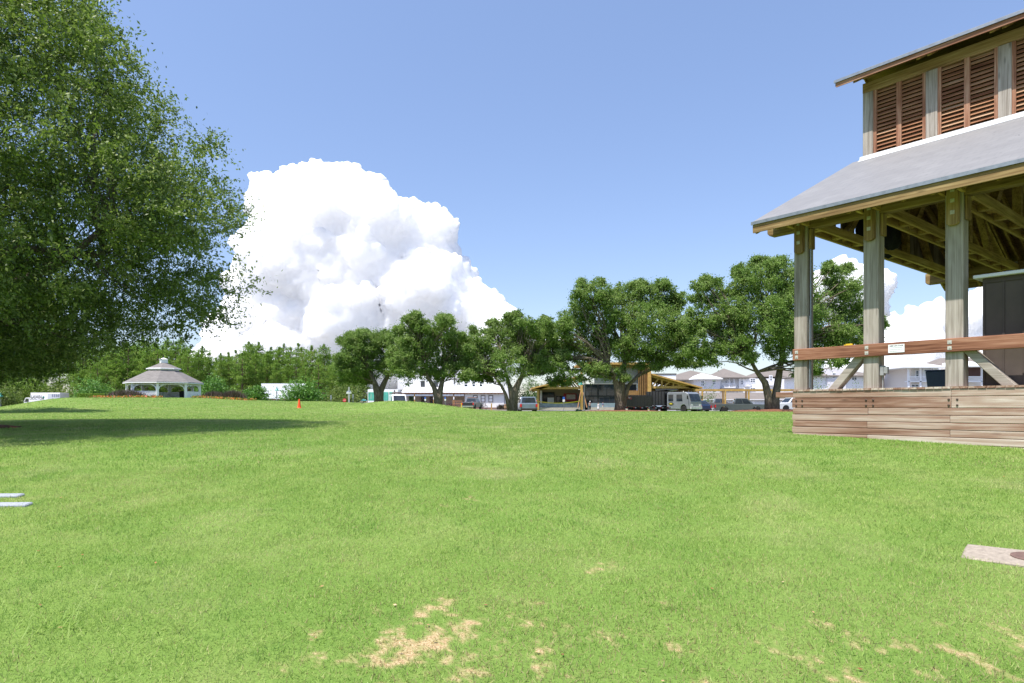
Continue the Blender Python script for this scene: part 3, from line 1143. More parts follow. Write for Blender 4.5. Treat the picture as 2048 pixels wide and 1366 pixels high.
# clipped hedge
def hedge():
    Y = 91
    x0, x1 = gx(160, Y), gx(213, Y)
    z0 = g1((x0 + x1) / 2, Y) - .1
    h = (HZ - 787.5) / F * Y + EYE - z0
    t = thing('hedge', 'low clipped bright green hedge left of the gazebo', 'hedge', ((x0 + x1) / 2, Y, z0))
    L = (x1 - x0) / 2
    n = 9000
    p = RNG.uniform(-1, 1, (n, 3))
    ax = RNG.integers(0, 3, n)
    for i in range(3):
        mk = ax == i
        p[mk, i] = np.sign(p[mk, i]) * RNG.uniform(.9, 1.02, mk.sum())
    p = p * np.array([L, .6, h / 2]) + np.array([0, 0, h / 2])
    d = unit(RNG.normal(0, 1, (n, 3)))
    s = unit(np.cross(d, RNG.normal(0, 1, (n, 3))))
    cards('leaves', leafmat('hedge_leaf', [(0, (.16, .28, .03)), (1, (.34, .46, .08))]), p, d, s, .14, .09, RNG.random(n), t)
    m = MB()
    m.box(-L * .93, L * .93, -.52, .52, 0, h * .93)
    m.build('branches', flat('hedge_inner', (.035, .06, .015), .95, scale=8), t)


hedge()

# ------------------------------------------------------------------ the timber stage
# local frame: s along the front (x), t into the stage (y), h up (z); base of the first post at the origin
ST_LOC = Vector((6.35, 15.0, EYE - .575))
ST_RZ = math.atan2(-.775, .632)
GREYW = [(.15, (.115, .095, .077)), (.4, (.24, .205, .172)), (.62, (.35, .31, .27)), (.88, (.47, .42, .37))]
REDW = [(.18, (.11, .042, .024)), (.42, (.235, .105, .062)), (.62, (.34, .175, .11)), (.85, (.47, .31, .22))]
PLANKW = [(.10, (.13, .065, .042)), (.3, (.235, .13, .088)), (.5, (.33, .22, .165)), (.7, (.42, .33, .265)), (.92, (.56, .49, .42))]
BROWNW = [(.18, (.095, .055, .022)), (.45, (.21, .135, .058)), (.7, (.315, .22, .10)), (.9, (.41, .31, .165))]
w_post = wood('grey_timber', GREYW, 'z', .3, .7)
w_rail = wood('red_timber', REDW, 'x', .3, .7, knots=False)
w_plank = wood('weathered_plank', PLANKW, 'x', 1.0, .6)
w_beam = wood('brown_beam', BROWNW, 'x', .4, .7)
GOLDW = [(.18, (.15, .085, .025)), (.45, (.32, .205, .065)), (.7, (.47, .325, .115)), (.9, (.56, .42, .19))]
w_beamy = wood('brown_beam_across', GOLDW, 'y', .5, .7)
w_block = wood('brown_block', BROWNW, 'z', .4, .7)
w_dark = wood('dark_ceiling_board', [(.2, (.10, .058, .018)), (.5, (.21, .13, .042)), (.85, (.33, .22, .08))], 'x', .7, .7)
w_lou = wood('red_louver', [(.18, (.13, .05, .026)), (.42, (.255, .115, .06)), (.62, (.36, .19, .10)), (.85, (.46, .30, .19))], 'x', .6, .8, knots=False)
w_mull = wood('red_mullion', REDW, 'z', .4, .8, knots=False)
w_brace = wood('grey_brace', GREYW, 'x', .3, .7)
white_trim = flat('white_metal', (.64, .64, .65), .45, var=.06, scale=3)
galv = flat('galvanised_metal', (.27, .29, .31), .42, .55, var=.2, scale=9)
plate = flat('pale_plate', (.50, .48, .43), .6, .2, var=.3, scale=30)


def roofmat():
    """grey shingle rows with small nail dots"""
    t = NT('grey_shingle')
    tc = t.new('ShaderNodeTexCoord')
    V = tc.outputs['Object']
    br = t.new('ShaderNodeTexBrick')
    br.inputs['Scale'].default_value = 1.0
    br.inputs['Brick Width'].default_value = .36
    br.inputs['Row Height'].default_value = .26
    br.inputs['Mortar Size'].default_value = .012
    br.inputs['Color1'].default_value = (.19, .187, .19, 1)
    br.inputs['Color2'].default_value = (.22, .217, .22, 1)
    br.inputs['Mortar'].default_value = (.165, .165, .17, 1)
    mp = t.new('ShaderNodeMapping')
    mp.inputs['Rotation'].default_value = (0, 0, math.radians(0))
    t.link(V, mp.inputs['Vector'])
    t.link(mp.outputs['Vector'], br.inputs['Vector'])
    n = t.noise(V, 2.0, 5, .6)
    c = t.mix(.4, br.outputs['Color'], t.ramp(n, [(.3, (.17, .167, .17)), (.7, (.245, .24, .24))]))
    vo = t.new('ShaderNodeTexVoronoi')
    vo.inputs['Scale'].default_value = 2.7
    vo.inputs['Randomness'].default_value = .55
    t.link(V, vo.inputs['Vector'])
    dots = t.ramp(vo.outputs['Distance'], [(.06, (1, 1, 1)), (.095, (0, 0, 0))])
    c = t.mix(t.math('MULTIPLY', dots, .75), c, (.12, .12, .13))
    t.base(c)
    t.set(Roughness=.6)
    t.bump(br.outputs['Fac'], -.35, .02)
    return t.m


shing = roofmat()

st = thing('stage_pavilion', 'open timber stage pavilion with grey shingle roof, louvered clerestory and plank skirt', 'stage', ST_LOC, ST_RZ)
NP = 7
PS = 1.5
PW = .30
EH, ET = 4.685, -.9        # eave height and position
ZW = lambda t: EH + .5 * (t - ET)   # top of the front roof
LEN0, LEN1 = -.50, PS * (NP - 1) + PW + .5
DEPTH = 10.0
DK = .925

# plank skirt
rows = [(.918, .781), (.773, .560), (.550, .420), (.411, .279), (.270, .143), (.134, .005), (-.004, -.135), (-.145, -.275)]
m = MB()
for i, (a, b) in enumerate(rows):
    cuts = [0.0 - (.02 if i % 2 else 0)]
    brk = [[3.12, 6.2], [3.12, 6.1], [1.62, 4.6, 7.6], [3.1, 6.1], [1.6, 4.6, 7.6], [3.1, 6.1], [1.6, 4.65, 7.6], [3.1, 6.1]][i]
    cuts += brk + [LEN1 - .5]
    for j in range(len(cuts) - 1):
        tone = [.55, .12, .35, .62, .22, .48, .52, .4][i] + random.uniform(-.12, .12)
        if i < 2 and j >= 1:
            tone = .93
        if i >= 3 and j >= 1:
            tone += .2
        tt = -.035 + random.uniform(-.004, .004)
        m.box(cuts[j] + .002, cuts[j + 1] - .002, tt, .01, b, a, r=min(1, max(0, tone)))
m.build('skirt_boards', w_plank, st, bevel=.006)
# skirt behind: left and rear sides, and a near-black sheet whose colour gives the shade in the gaps
m = MB()
for i, (a, b) in enumerate(rows):
    m.box(-.02, .02, .03, DEPTH, b, a)
m.build('side_skirt', wood('weathered_plank_across', PLANKW, 'y', 1.0, .6), st)
m = MB()
m.box(.03, LEN1 - .55, .02, .06, -.3, .87)
m.build('skirt_backing', flat('dark_gap', (.025, .018, .012), .95), st)
# deck boards run into the stage, ends showing along the front
m = MB()
x = -.03
while x < LEN1 - .5:
    m.box(x, x + .136, -.055 + random.uniform(-.006, .004), DEPTH, .924, .962)
    x += .143
m.build('deck', wood('deck_board', PLANKW, 'y', .9, .6), st)
m = MB()
m.box(-.52, -.03, .16, .36, .79, .915)
m.build('joist_end', w_plank, st, bevel=.01)
rusty = flat('rusty_bolt', (.10, .07, .055), .6, .4, var=.3, scale=40)
for s0_ in (.15, 1.65, 3.15, 4.65):
    for dx in (-.07, .07):
        for hh in (.61, .72):
            bolt = MB()
            bolt.lathe([(.012, -.052), (.020, -.046), (.020, -.034)], 10, (s0_ + dx, 0, hh), axis='y')
            bolt.build('bolt', rusty, st)

# posts, blocks, bolts
for i in range(NP):
    for (t0, side) in ((.02, 0), (DEPTH - PW - .02, 1)):
        s0_ = i * PS
        m = MB()
        m.box(s0_, s0_ + PW, t0, t0 + PW, .955, 4.9)
        p = m.build('post', w_post, st, bevel=.012)
        if side == 0:
            b = MB()
            ch = .05
            b.prism([(s0_ + .045, 4.04), (s0_ + .045 + ch, 4.0), (s0_ + PW - .045 - ch, 4.0), (s0_ + PW - .045, 4.04), (s0_ + PW - .045, 4.92), (s0_ + .045, 4.92)], 'y', -.075, .018)
            bl = b.build('bolted_block', w_block, p, bevel=.01)
            q = MB()
            for hh in (4.24, 4.46, 4.66):
                q.box(s0_ + PW / 2 - .036, s0_ + PW / 2 + .036, -.082, -.074, hh - .036, hh + .036)
                q.lathe([(.014, -.090), (.014, -.080)], 8, (s0_ + PW / 2, 0, hh), axis='y')
            q.build('bolt_plates', plate, p)
            b = MB()
            b.box(s0_ + PW + .004, s0_ + PW + .06, t0 + .06, t0 + PW - .04, 4.1, 4.55)
            b.build('side_cleat', w_block, p, bevel=.01)

for (t0, nm) in ((.05, 'eave_beam'), (DEPTH - PW + .02, 'eave_beam')):
    m = MB()
    m.prism([(LEN0 - .17, 4.62), (LEN0 - .11, 4.555), (LEN1 + .1, 4.555), (LEN1 + .1, 4.90), (LEN0 - .17, 4.90)], 'y', t0 + .002, t0 + .22)
    m.build(nm, w_beam, st, bevel=.01)

# rail with its paired bolt plates
m = MB()
m.box(.0, LEN1 - .55, -.055, .018, 1.615, 1.872)
rail = m.build('guard_rail', w_rail, st, bevel=.012)
m = MB()
for i in range(NP):
    for hh in (1.69, 1.80):
        c = i * PS + .10
        m.box(c - .035, c + .035, -.061, -.054, hh - .035, hh + .035)
        m.lathe([(.016, -.068), (.016, -.058)], 8, (c, 0, hh), axis='y', r=.1)
m.build('rail_plates', plate, rail)
for (sa, sb) in ((.80, 1.55), (4.05, 3.22), (3.8 + 3.0, 6.05)):
    m = MB()
    d = 1 if sb > sa else -1
    m.beam((sa, .17, .90), (sb, .17, 1.80), .22, .16, up=(d * -1, 0, 1))
    m.build('brace', w_brace, st, bevel=.01)

# lower roof, front and rear slopes
def slab_roof(name, t0, h0, t1, h1, th, mat, x0, x1, par=st):
    m = MB()
    m.prism([(t0, h0), (t1, h1), (t1, h1 - th), (t0, h0 - th)], 'x', x0, x1)
    return m.build(name, mat, par)


CT = 4.0     # clerestory plane
CR = DEPTH - CT
slab_roof('lower_roof', ET, EH, CT + .1, ZW(CT + .1), .035, shing, LEN0, LEN1)
slab_roof('lower_roof', DEPTH - ET, EH, CR - .1, ZW(CT + .1), .035, shing, LEN0, LEN1)
slab_roof('roof_deck', ET + .03, EH - .022, CT + .1, ZW(CT + .1) - .037, .05, w_dark, LEN0 + .02, LEN1 - .02)
slab_roof('roof_deck', DEPTH - ET - .03, EH - .022, CR - .1, ZW(CT + .1) - .037, .05, w_dark, LEN0 + .02, LEN1 - .02)
for sgn, te in ((1, ET), (-1, DEPTH - ET)):
    m = MB()
    m.box(LEN0 - .01, LEN1 + .01, te - .012 * sgn, te + .015 * sgn, EH - .06, EH + .008)
    m.build('eave_drip_edge', galv, st)
    m = MB()
    m.box(LEN0 + .02, LEN1 - .02, te + .02 * sgn, te + .06 * sgn, EH - .235, EH - .062)
    m.build('fascia', wood('fascia_board', BROWNW, 'x', .3, .7) if sgn > 0 else w_beam, st)
for k in range(int((LEN1 - LEN0) / .5) + 1):
    s_ = LEN0 + .04 + k * .5
    for sg in (1, -1):
        m = MB()
        T = lambda t: t if sg > 0 else DEPTH - t
        m.prism([(T(ET + .1), EH - .10), (T(CT), ZW(CT) - .15), (T(CT), ZW(CT) - .33), (T(ET + .1), EH - .25)], 'x', s_, s_ + .05)
        m.build('rafter', w_beamy, st)

# trusses on the post lines: paired chords with blocks between, struts
for i in range(NP):
    c = i * PS + PW / 2
    m = MB()
    for dx in (-.16, .16):
        m.box(c + dx - .03, c + dx + .03, -.25, DEPTH + .25, 4.60, 4.80)
        m.beam((c + dx, -.2, 4.86), (c + dx, CT, 6.80), .055, .20, up=(0, -1, 2))
        m.beam((c + dx, DEPTH + .2, 4.86), (c + dx, CR, 6.80), .055, .20, up=(0, 1, 2))
    for k in range(9):
        tt = .7 + k * 1.07
        m.box(c - .128, c + .128, tt, tt + .16, 4.63, 4.77)
    m.beam((c, 2.2, 4.7), (c, 3.9, 6.6), .16, .16)
    m.beam((c, DEPTH - 2.2, 4.7), (c, CR + .1, 6.6), .16, .16)
    m.beam((c, CT + .1, 4.7), (c, CT + .1, 6.9), .16, .16)
    m.beam((c, CR - .1, 4.7), (c, CR - .1, 6.9), .16, .16)
    m.build('truss', w_beamy, st)

# gable boarding above the end chord, with a few boards missing
m = MB()
t = .25
k = 0
while t < DEPTH - .2:
    top = min(ZW(t + .07) - .09, ZW(DEPTH - t - .07) - .09)
    if k not in (7, 12, 13, 19, 26, 33):
        m.box(.02, .05, t, t + .135, 4.81, min(top, 7.02))
    t += .142
    k += 1
m.build('gable_boards', wood('gable_board', [(.2, (.06, .04, .028)), (.5, (.14, .10, .075)), (.85, (.26, .22, .18))], 'z', .9, .7), st)

# clerestory: posts, head beam, louvers, flashing, its own roof
CH0, CH1 = ZW(CT) - .03, 8.90
for sg in (1, -1):
    T = (lambda t: t) if sg > 0 else (lambda t: DEPTH - t)
    for i in range(NP + 1):
        s0_ = i * PS - .20
        if s0_ > LEN1 - .5:
            continue
        m = MB()
        a, b = sorted((T(CT), T(CT + .26)))
        m.box(s0_, s0_ + .26, a, b, CH0, CH1 + .003)
        m.build('clerestory_post', w_post, st, bevel=.012)
    m = MB()
    a, b = sorted((T(CT + .012), T(CT + .24)))
    m.box(-.21, LEN1 - .4, a, b, CH1 + .006, CH1 + .27)
    m.build('clerestory_beam', w_beam, st, bevel=.01)
    for i in range(NP):
        x0 = i * PS - .20 + .262
        x1 = (i + 1) * PS - .20 - .002
        if x1 > LEN1 - .4:
            continue
        xm = (x0 + x1) / 2
        m = MB()
        a, b = sorted((T(CT + .02), T(CT + .10)))
        for (p, q) in ((x0, x0 + .075), (xm - .06, xm + .06), (x1 - .075, x1)):
            m.box(p, q, a, b, CH0, CH1)
        fr = m.build('louver_frame', w_mull, st)
        for (p, q) in ((x0 + .077, xm - .062), (xm + .062, x1 - .077)):
            m = MB()
            n = 18
            for k in range(n):
                z = CH0 + .06 + (CH1 - CH0 - .10) * k / (n - 1)
                m.prism([(T(CT + .030), z - .058), (T(CT + .048), z - .064), (T(CT + .125), z + .030), (T(CT + .107), z + .036)], 'x', p, q)
            m.build('louver', w_lou, st)
m = MB()
m.box(.0, LEN1 - .5, CT + .2, CR - .2, CH0 - .4, CH0 - .36)
m.box(.0, LEN1 - .5, CT + .17, CT + .19, CH0, CH1)
m.build('clerestory_shade_sheet', flat('louver_shade', (.02, .014, .01), .95), st)  # near-black sheets: the shade inside the louvers put into their colour
m = MB()
t = CT + .27
while t < CR - .28:
    m.box(-.19, -.16, t, t + .135, CH0 - .1, CH1 + .35)
    t += .142
m.build('clerestory_gable', w_mull, st)
m = MB()
m.prism([(CT - .16, ZW(CT - .16) + .006), (CT - .02, ZW(CT - .02) + .006), (CT - .02, ZW(CT - .02) + .10), (CT - .035, ZW(CT - .02) + .10), (CT - .05, ZW(CT - .05) + .03), (CT - .16, ZW(CT - .16) + .022)], 'x', -.26, LEN1 - .4)
m.build('flashing', white_trim, st)
UE, UT = 9.225, 3.38
UZ = lambda t: UE + .5 * (t - UT)
slab_roof('upper_roof', UT, UE, 5.0, UZ(5), .035, shing, -.66, LEN1)
slab_roof('upper_roof', DEPTH - UT, UE, 5.0, UZ(5), .035, shing, -.66, LEN1)
slab_roof('upper_roof_deck', UT + .02, UE - .03, 4.99, UZ(4.99) - .04, .03, w_dark, -.64, LEN1 - .02)
slab_roof('upper_roof_deck', DEPTH - UT - .02, UE - .03, 5.01, UZ(4.99) - .04, .03, w_dark, -.64, LEN1 - .02)
for sg in (1, -1):
    T = (lambda t: t) if sg > 0 else (lambda t: DEPTH - t)
    m = MB()
    a, b = sorted((T(UT - .012), T(UT + .015)))
    m.box(-.67, LEN1 + .01, a, b, UE - .06, UE + .01)
    m.build('eave_drip_edge', galv, st)
    m = MB()
    a, b = sorted((T(UT + .03), T(UT + .06)))
    m.box(-.63, LEN1 - .02, a, b, UE - .165, UE - .063)
    m.build('fascia', w_rail, st)
m = MB()
for i in range(NP):
    for dx in (-.12, .12):
        c = i * PS - .07 + dx
        m.prism([(UT + .12, UE - .09), (5, UZ(5) - .10), (5, UZ(5) - .22), (UT + .12, UE - .19)], 'x', c - .035, c + .035)
m.build('rafter_tails', w_beamy, st)
# rake boards along the sloping roof edges
m = MB()
for sg in (1, -1):
    T = (lambda t: t) if sg > 0 else (lambda t: DEPTH - t)
    m.prism([(T(ET + .05), EH - .03), (T(CT), ZW(CT) - .06), (T(CT), ZW(CT) - .20), (T(ET + .05), EH - .18)], 'x', LEN0 + .0, LEN0 + .018)
    m.prism([(T(UT + .05), UE - .03), (T(5), UZ(5) - .05), (T(5), UZ(5) - .16), (T(UT + .05), UE - .14)], 'x', -.655, -.638)
m.build('rake_boards', w_beamy, st)
# conduits and an electric box on the posts
m = MB()
m.tube([(.335, .12, .96), (.335, .12, 4.5)], .017, 8)
m.tube([(.34, .05, 1.0), (.345, .06, 2.6)], .01, 6)
m.build('conduit', galv, st)
m = MB()
m.tube([(1.845, .12, .96), (1.845, .12, 1.22)], .014, 8)
m.box(1.81, 1.88, .06, .18, 1.22, 1.42)
m.box(1.882, 1.955, .06, .15, 1.26, 1.40)
m.build('electric_box', flat('grey_box', (.30, .30, .30), .6), st, bevel=.006)

# dark batten enclosure at the right of the stage
en = thing('batten_booth', 'dark brown board and batten booth with a white metal cap on the stage deck', 'booth', ST_LOC + Matrix.Rotation(ST_RZ, 3, 'Z') @ Vector((3.52, .36, .965)), ST_RZ)
m = MB()
m.box(0, 4.6, 0, .08, 0, 2.02)
m.box(0, .08, .081, 2.6, 0, 2.02)
m.build('wall', flat('dark_brown_panel', (.082, .062, .052), .75, var=.15, scale=3), en)
m = MB()
for k in range(14):
    x = .0 + .305 * k
    m.box(x, x + .035, -.018, -.001, 0, 1.98)
m.box(-.001, 4.6, -.022, -.002, 1.93, 2.018)
m.build('battens', flat('dark_brown_batten', (.072, .054, .046), .75, var=.15, scale=3), en)
m = MB()
m.box(-.13, 4.7, -.12, 2.7, 2.021, 2.085)
m.build('cap', white_trim, en, bevel=.008)


def on_stage(s, t, h):
    return ST_LOC + Matrix.Rotation(ST_RZ, 3, 'Z') @ Vector((s, t, h))


# notice on the rail
sg = thing('notice_sign', 'small white notice with black print screwed to the red stage rail', 'sign', on_stage(2.05 + .12, -.057, 1.745), ST_RZ)
m = MB()
m.box(-.15, .15, -.006, 0, -.082, .082)
m.build('sign_board', flat('sign_white', (.80, .80, .80), .5, var=.04), sg)
BLACK = flat('black_paint', (.02, .02, .022), .6)


def text(body, size, parent, loc, rot, mat, name='lettering', ext=.002, align='CENTER', sx=1.0):
    cu = bpy.data.curves.new(name, 'FONT')
    cu.body = body
    cu.size = size
    cu.align_x = align
    cu.align_y = 'CENTER'
    cu.extrude = ext
    cu.resolution_u = 2
    cu.materials.append(mat)
    tmp = bpy.data.objects.new(name, cu)
    COL.objects.link(tmp)
    dg = bpy.context.evaluated_depsgraph_get()
    me = bpy.data.meshes.new_from_object(tmp.evaluated_get(dg))
    bpy.data.objects.remove(tmp)
    bpy.data.curves.remove(cu)
    o = bpy.data.objects.new(name, me)
    COL.objects.link(o)
    o.parent = parent
    o.location = loc
    o.rotation_euler = rot
    o.scale = (sx, 1, 1)
    return o


text('KEEP OFF STAGE', .036, sg, (0, -.008, .052), (math.radians(90), 0, 0), BLACK, ext=.001, sx=.95)
m = MB()
for r_, (a, b) in enumerate(((-.10, .11), (-.12, .125), (-.12, .02))):
    x = a
    while x < b:
        w_ = random.uniform(.008, .022)
        m.box(x, min(b, x + w_), -.0085, -.006, .012 - r_ * .035, .019 - r_ * .035)
        x += w_ + .006
m.build('fine_print', flat('grey_print', (.18, .18, .2), .7), sg)

# things left on the stage
yc = thing('yellow_strap', 'small yellow strap lying on top of the red stage rail', 'strap', on_stage(1.22, -.02, 1.873), ST_RZ)
m = MB()
m.box(-.09, .09, -.025, .025, 0, .02)
m.box(-.05, .08, -.02, .02, .0205, .036)
m.build('webbing', flat('yellow_webbing', (.72, .46, .02), .6), yc, bevel=.005)
bn = thing('trash_bin', 'dark blue wheeled bin with an open lid standing on the stage deck behind the posts', 'bin', on_stage(1.62, 9.0, .965), ST_RZ)
bp = on_stage(0, 9.0, .965)
# put it on the sight line between the second and third posts
K = 14.4 + 9.0
u_ = (1879 - 1024) / F
Yb = K / (.775 * u_ + .632)
bn.location = (u_ * Yb, Yb, EYE + .39)
navy = flat('navy_plastic', (.025, .04, .085), .45, var=.1)
m = MB()
m.add([(-.24, -.24, 0), (.24, -.24, 0), (.24, .24, 0), (-.24, .24, 0), (-.30, -.30, .72), (.30, -.30, .72), (.30, .30, .72), (-.30, .30, .72)],
      [(3, 2, 1, 0), (4, 5, 6, 7), (0, 1, 5, 4), (1, 2, 6, 5), (2, 3, 7, 6), (3, 0, 4, 7)])
m.box(-.32, .32, -.32, .32, .721, .76)
m.build('bin_body', navy, bn, bevel=.02)
m = MB()
m.beam((.30, .0, .76), (.42, .0, 1.25), .6, .04, up=(1, 0, 0))
m.build('lid', navy, bn)
m = MB()
for sx in (-.2, .2):
    m.lathe([(.09, -.03), (.1, 0), (.09, .03)], 14, (sx, .26, .06), axis='x')
m.build('wheels', BLACK, bn)

# dark cloths bundled over the end truss, and two little strings of lights
def cloth(s, t, w_, d_, h, label):
    c = thing('black_cloth', label, 'cloth', on_stage(s, t, 4.82), ST_RZ)
    bm = bmesh.new()
    bmesh.ops.create_icosphere(bm, subdivisions=4, radius=1)
    for v in bm.verts:
        p = v.co
        f = 1 + .35 * (float(fbm(p.x * 2.6 + s * 3, p.y * 2.6 + p.z * 2.2 + t, 12, 3)) - .45) * 2
        fold = 1 + .10 * math.sin(math.atan2(p.y, p.x) * 9)
        v.co = Vector((p.x * w_ * f * fold, p.y * d_ * f * fold, (p.z * h * f) + h * .55))
    me = bpy.data.meshes.new('drape')
    bm.to_mesh(me)
    bm.free()
    me.materials.append(flat('black_fabric', (.012, .012, .016), .9, var=.3))
    o = bpy.data.objects.new('drape', me)
    COL.objects.link(o)
    o.parent = c


cloth(.22, 4.0, .22, 1.1, .62, 'black cloth bundled on the nearest roof truss chord, the longer bundle')
cloth(1.62, 4.9, .2, .45, .85, 'short black cloth bundle hanging on the second roof truss')
m = MB()
ls = thing('string_lights', 'little strings of pale bulbs hanging under the stage roof', 'lights', on_stage(4.0, 1.5, 4.9), ST_RZ)
for q in range(4):
    for k in range(6):
        m.lathe([(.001, -.016), (.014, 0), (.001, .016)], 6, (q * .11 - .2 + .02 * math.sin(k * 2), .25 * q, .18 + .055 * k))
m.build('bulbs', flat('bulb_white', (.75, .72, .72), .3), ls)
m = MB()
for q in range(4):
    m.tube([(q * .11 - .2, .25 * q, .12), (q * .11 - .2, .25 * q, 1.0)], .004, 4)
m.build('wire', BLACK, ls)

# ------------------------------------------------------------------ gazebo
WHITE = flat('white_paint', (.84, .83, .86), .55, var=.06, scale=2)
WHITE2 = flat('white_siding', (.84, .83, .85), .6, var=.05, scale=1)
DARK = flat('dark_frame', (.035, .032, .032), .6)


def gazebo():
    Y = 92.0
    k = Y / F
    x = gx(327.5, Y)
    z0 = EYE + (HZ - 797.5) * k
    H = lambda py: (HZ - py) * k + EYE - z0
    t = thing('gazebo', 'white octagonal gazebo with a two tier grey shingle roof and small cupola', 'gazebo', (x, Y, z0), math.radians(40.6))
    R = 4.62
    n = 8
    A = [2 * math.pi * (i + .5) / n + math.pi / 2 for i in range(n)]
    P = lambda r, i, z: Vector((r * math.cos(A[i % n]), r * math.sin(A[i % n]), z))
    tn = NT('gazebo_shingle')
    nn = tn.noise(tn.tex('Object', (1, 1, 4)), 1.8, 5, .7)
    tn.base(tn.ramp(nn, [(.3, (.135, .122, .115)), (.7, (.215, .197, .185))]))
    tn.set(Roughness=.9)
    shg = tn.m
    m = MB()
    m.lathe([(R + .2, -.6), (R + .2, .05)], 8)
    m.build('floor_base', flat('gazebo_floor', (.45, .42, .40), .8, var=.1), t)
    e, tp = H(765.5), H(741.5)

    def ring(name, r0, z0_, r1, z1, mat, th=.12):
        m = MB()
        for i in range(n):
            m.add([P(r0, i, z0_), P(r0, i + 1, z0_), P(r1, i + 1, z1), P(r1, i, z1), P(r0, i, z0_ - th), P(r0, i + 1, z0_ - th), P(r1, i + 1, z1 - th), P(r1, i, z1 - th)],
                  [(0, 1, 2, 3), (7, 6, 5, 4), (0, 4, 5, 1), (2, 6, 7, 3)])
        return m.build(name, mat, t)
    ring('lower_roof', R + .42, e, 1.95, tp, shg)
    ring('eave_trim', R + .43, e - .11, R + .38, e + .03, WHITE, .06)
    m = MB()
    m.lathe([(1.9, tp - .1), (1.9, H(737.5))], 8)
    m.build('roof_neck', WHITE, t).rotation_euler = (0, 0, A[0])
    ring('upper_roof', 2.2, H(737.6), .35, H(725.5), shg, .06)
    ring('upper_trim', 2.22, H(738.3), 2.15, H(737), WHITE, .05)
    m = MB()
    m.box(-.42, .42, -.42, .42, H(726), H(718.5))
    m.lathe([(.62, H(718.7)), (.5, H(718)), (.0, H(715.4))], 8)
    cu = m.build('cupola', WHITE, t)
    m = MB()
    m.lathe([(.03, 0), (.05, .15), (.01, .5)], 6, (0, 0, H(715.8)))
    m.build('finial', DARK, cu)
    for i in range(n):
        m = MB()
        c = P(R - .1, i, 0)
        m.box(c.x - .15, c.x + .15, c.y - .15, c.y + .15, 0, e - .1)
        po = m.build('post', WHITE, t)
        b = MB()
        for j in (i - 1, i + 1):
            d = (P(R - .1, j, 0) - c).normalized()
            pts = [c + d * .12 + Vector((0, 0, e - 1.05)), c + d * .3 + Vector((0, 0, e - .62)), c + d * .85 + Vector((0, 0, e - .36))]
            b.beam(pts[0], pts[1], .06, .12)
            b.beam(pts[1], pts[2], .06, .12)
        b.build('brackets', WHITE, po)
        # frieze of spindles below the eave
        q = MB()
        a_, b_ = P(R - .1, i, 0), P(R - .1, i + 1, 0)
        q.beam(a_ + Vector((0, 0, e - .12)), b_ + Vector((0, 0, e - .12)), .1, .08)
        q.beam(a_ + Vector((0, 0, e - .36)), b_ + Vector((0, 0, e - .36)), .1, .06)
        for s in range(1, 22):
            f = s / 22
            c2 = a_.lerp(b_, f)
            q.box(c2.x - .03, c2.x + .03, c2.y - .03, c2.y + .03, e - .36, e - .14)
        q.build('frieze', WHITE, t)
        mid = a_.lerp(b_, .5)
        if i == 3:
            continue        # the entrance bay
        q = MB()
        q.beam(a_ + Vector((0, 0, .95)), b_ + Vector((0, 0, .95)), .1, .08)
        q.beam(a_ + Vector((0, 0, .12)), b_ + Vector((0, 0, .12)), .08, .06)
        for s in range(1, 24):
            c2 = a_.lerp(b_, s / 24)
            q.box(c2.x - .045, c2.x + .045, c2.y - .045, c2.y + .045, .1, .93)
        q.build('railing', WHITE, t)
    b = thing('trash_can', 'black trash can standing inside the white gazebo', 'trash can', (gx(364, 93.5), 93.5, z0 + .05))
    m = MB()
    m.lathe([(.3, 0), (.36, .85), (.38, .86), (.36, .95), (.1, 1.08)], 14)
    m.build('can_body', BLACK, b)
    m = MB()
    m.lathe([(.385, .84), (.385, .88)], 14)
    m.build('rim', DARK, b)


gazebo()


# ------------------------------------------------------------------ building helpers (local frame: x right, y away, z up; front at y=0)
class Bld:
    def __init__(s, name, label, cat, Y, pxc, z0, group=None, dy=0):
        s.Y = Y
        s.k = Y / F
        s.pxc = pxc
        s.z0 = z0
        s.t = thing(name, label, cat, (gx(pxc, Y), Y, z0), group=group)

    def X(s, px, dy=0.0):
        return (px - 1024) / F * (s.Y + dy) - gx(s.pxc, s.Y)

    def Z(s, py, dy=0.0):
        return (HZ - py) / F * (s.Y + dy) + EYE - s.z0

    def box(s, name, mat, px0, px1, py0, py1, y0, y1, par=None, label=None):
        m = MB()
        m.box(s.X(px0, y0), s.X(px1, y0), y0, y1, s.Z(py1, y0), s.Z(py0, y0))
        return m.build(name, mat, par or s.t, label)

    def window(s, px0, px1, py0, py1, y=0.0, fw=.09, gl=None, mull=1, frame=None):
        x0, x1, z0, z1 = s.X(px0, y), s.X(px1, y), s.Z(py1, y), s.Z(py0, y)
        m = MB()
        a = y - .05
        m.box(x0, x0 + fw, a, y - .003, z0, z1)
        m.box(x1 - fw, x1, a, y - .003, z0, z1)
        m.box(x0 + fw, x1 - fw, a, y - .003, z0, z0 + fw)
        m.box(x0 + fw, x1 - fw, a, y - .003, z1 - fw, z1)
        for i in range(mull):
            c = x0 + (x1 - x0) * (i + 1) / (mull + 1)
            m.box(c - fw * .35, c + fw * .35, a, y - .003, z0 + fw, z1 - fw)
        zc = (z0 + z1) / 2
        m.box(x0 + fw, x1 - fw, a + .004, y - .003, zc - fw * .3, zc + fw * .3)
        o = m.build('window', frame or WHITE, s.t)
        g = MB()
        g.box(x0 + fw, x1 - fw, y - .028, y - .002, z0 + fw, z1 - fw)
        g.build('pane', gl or glass(), o)
        return o


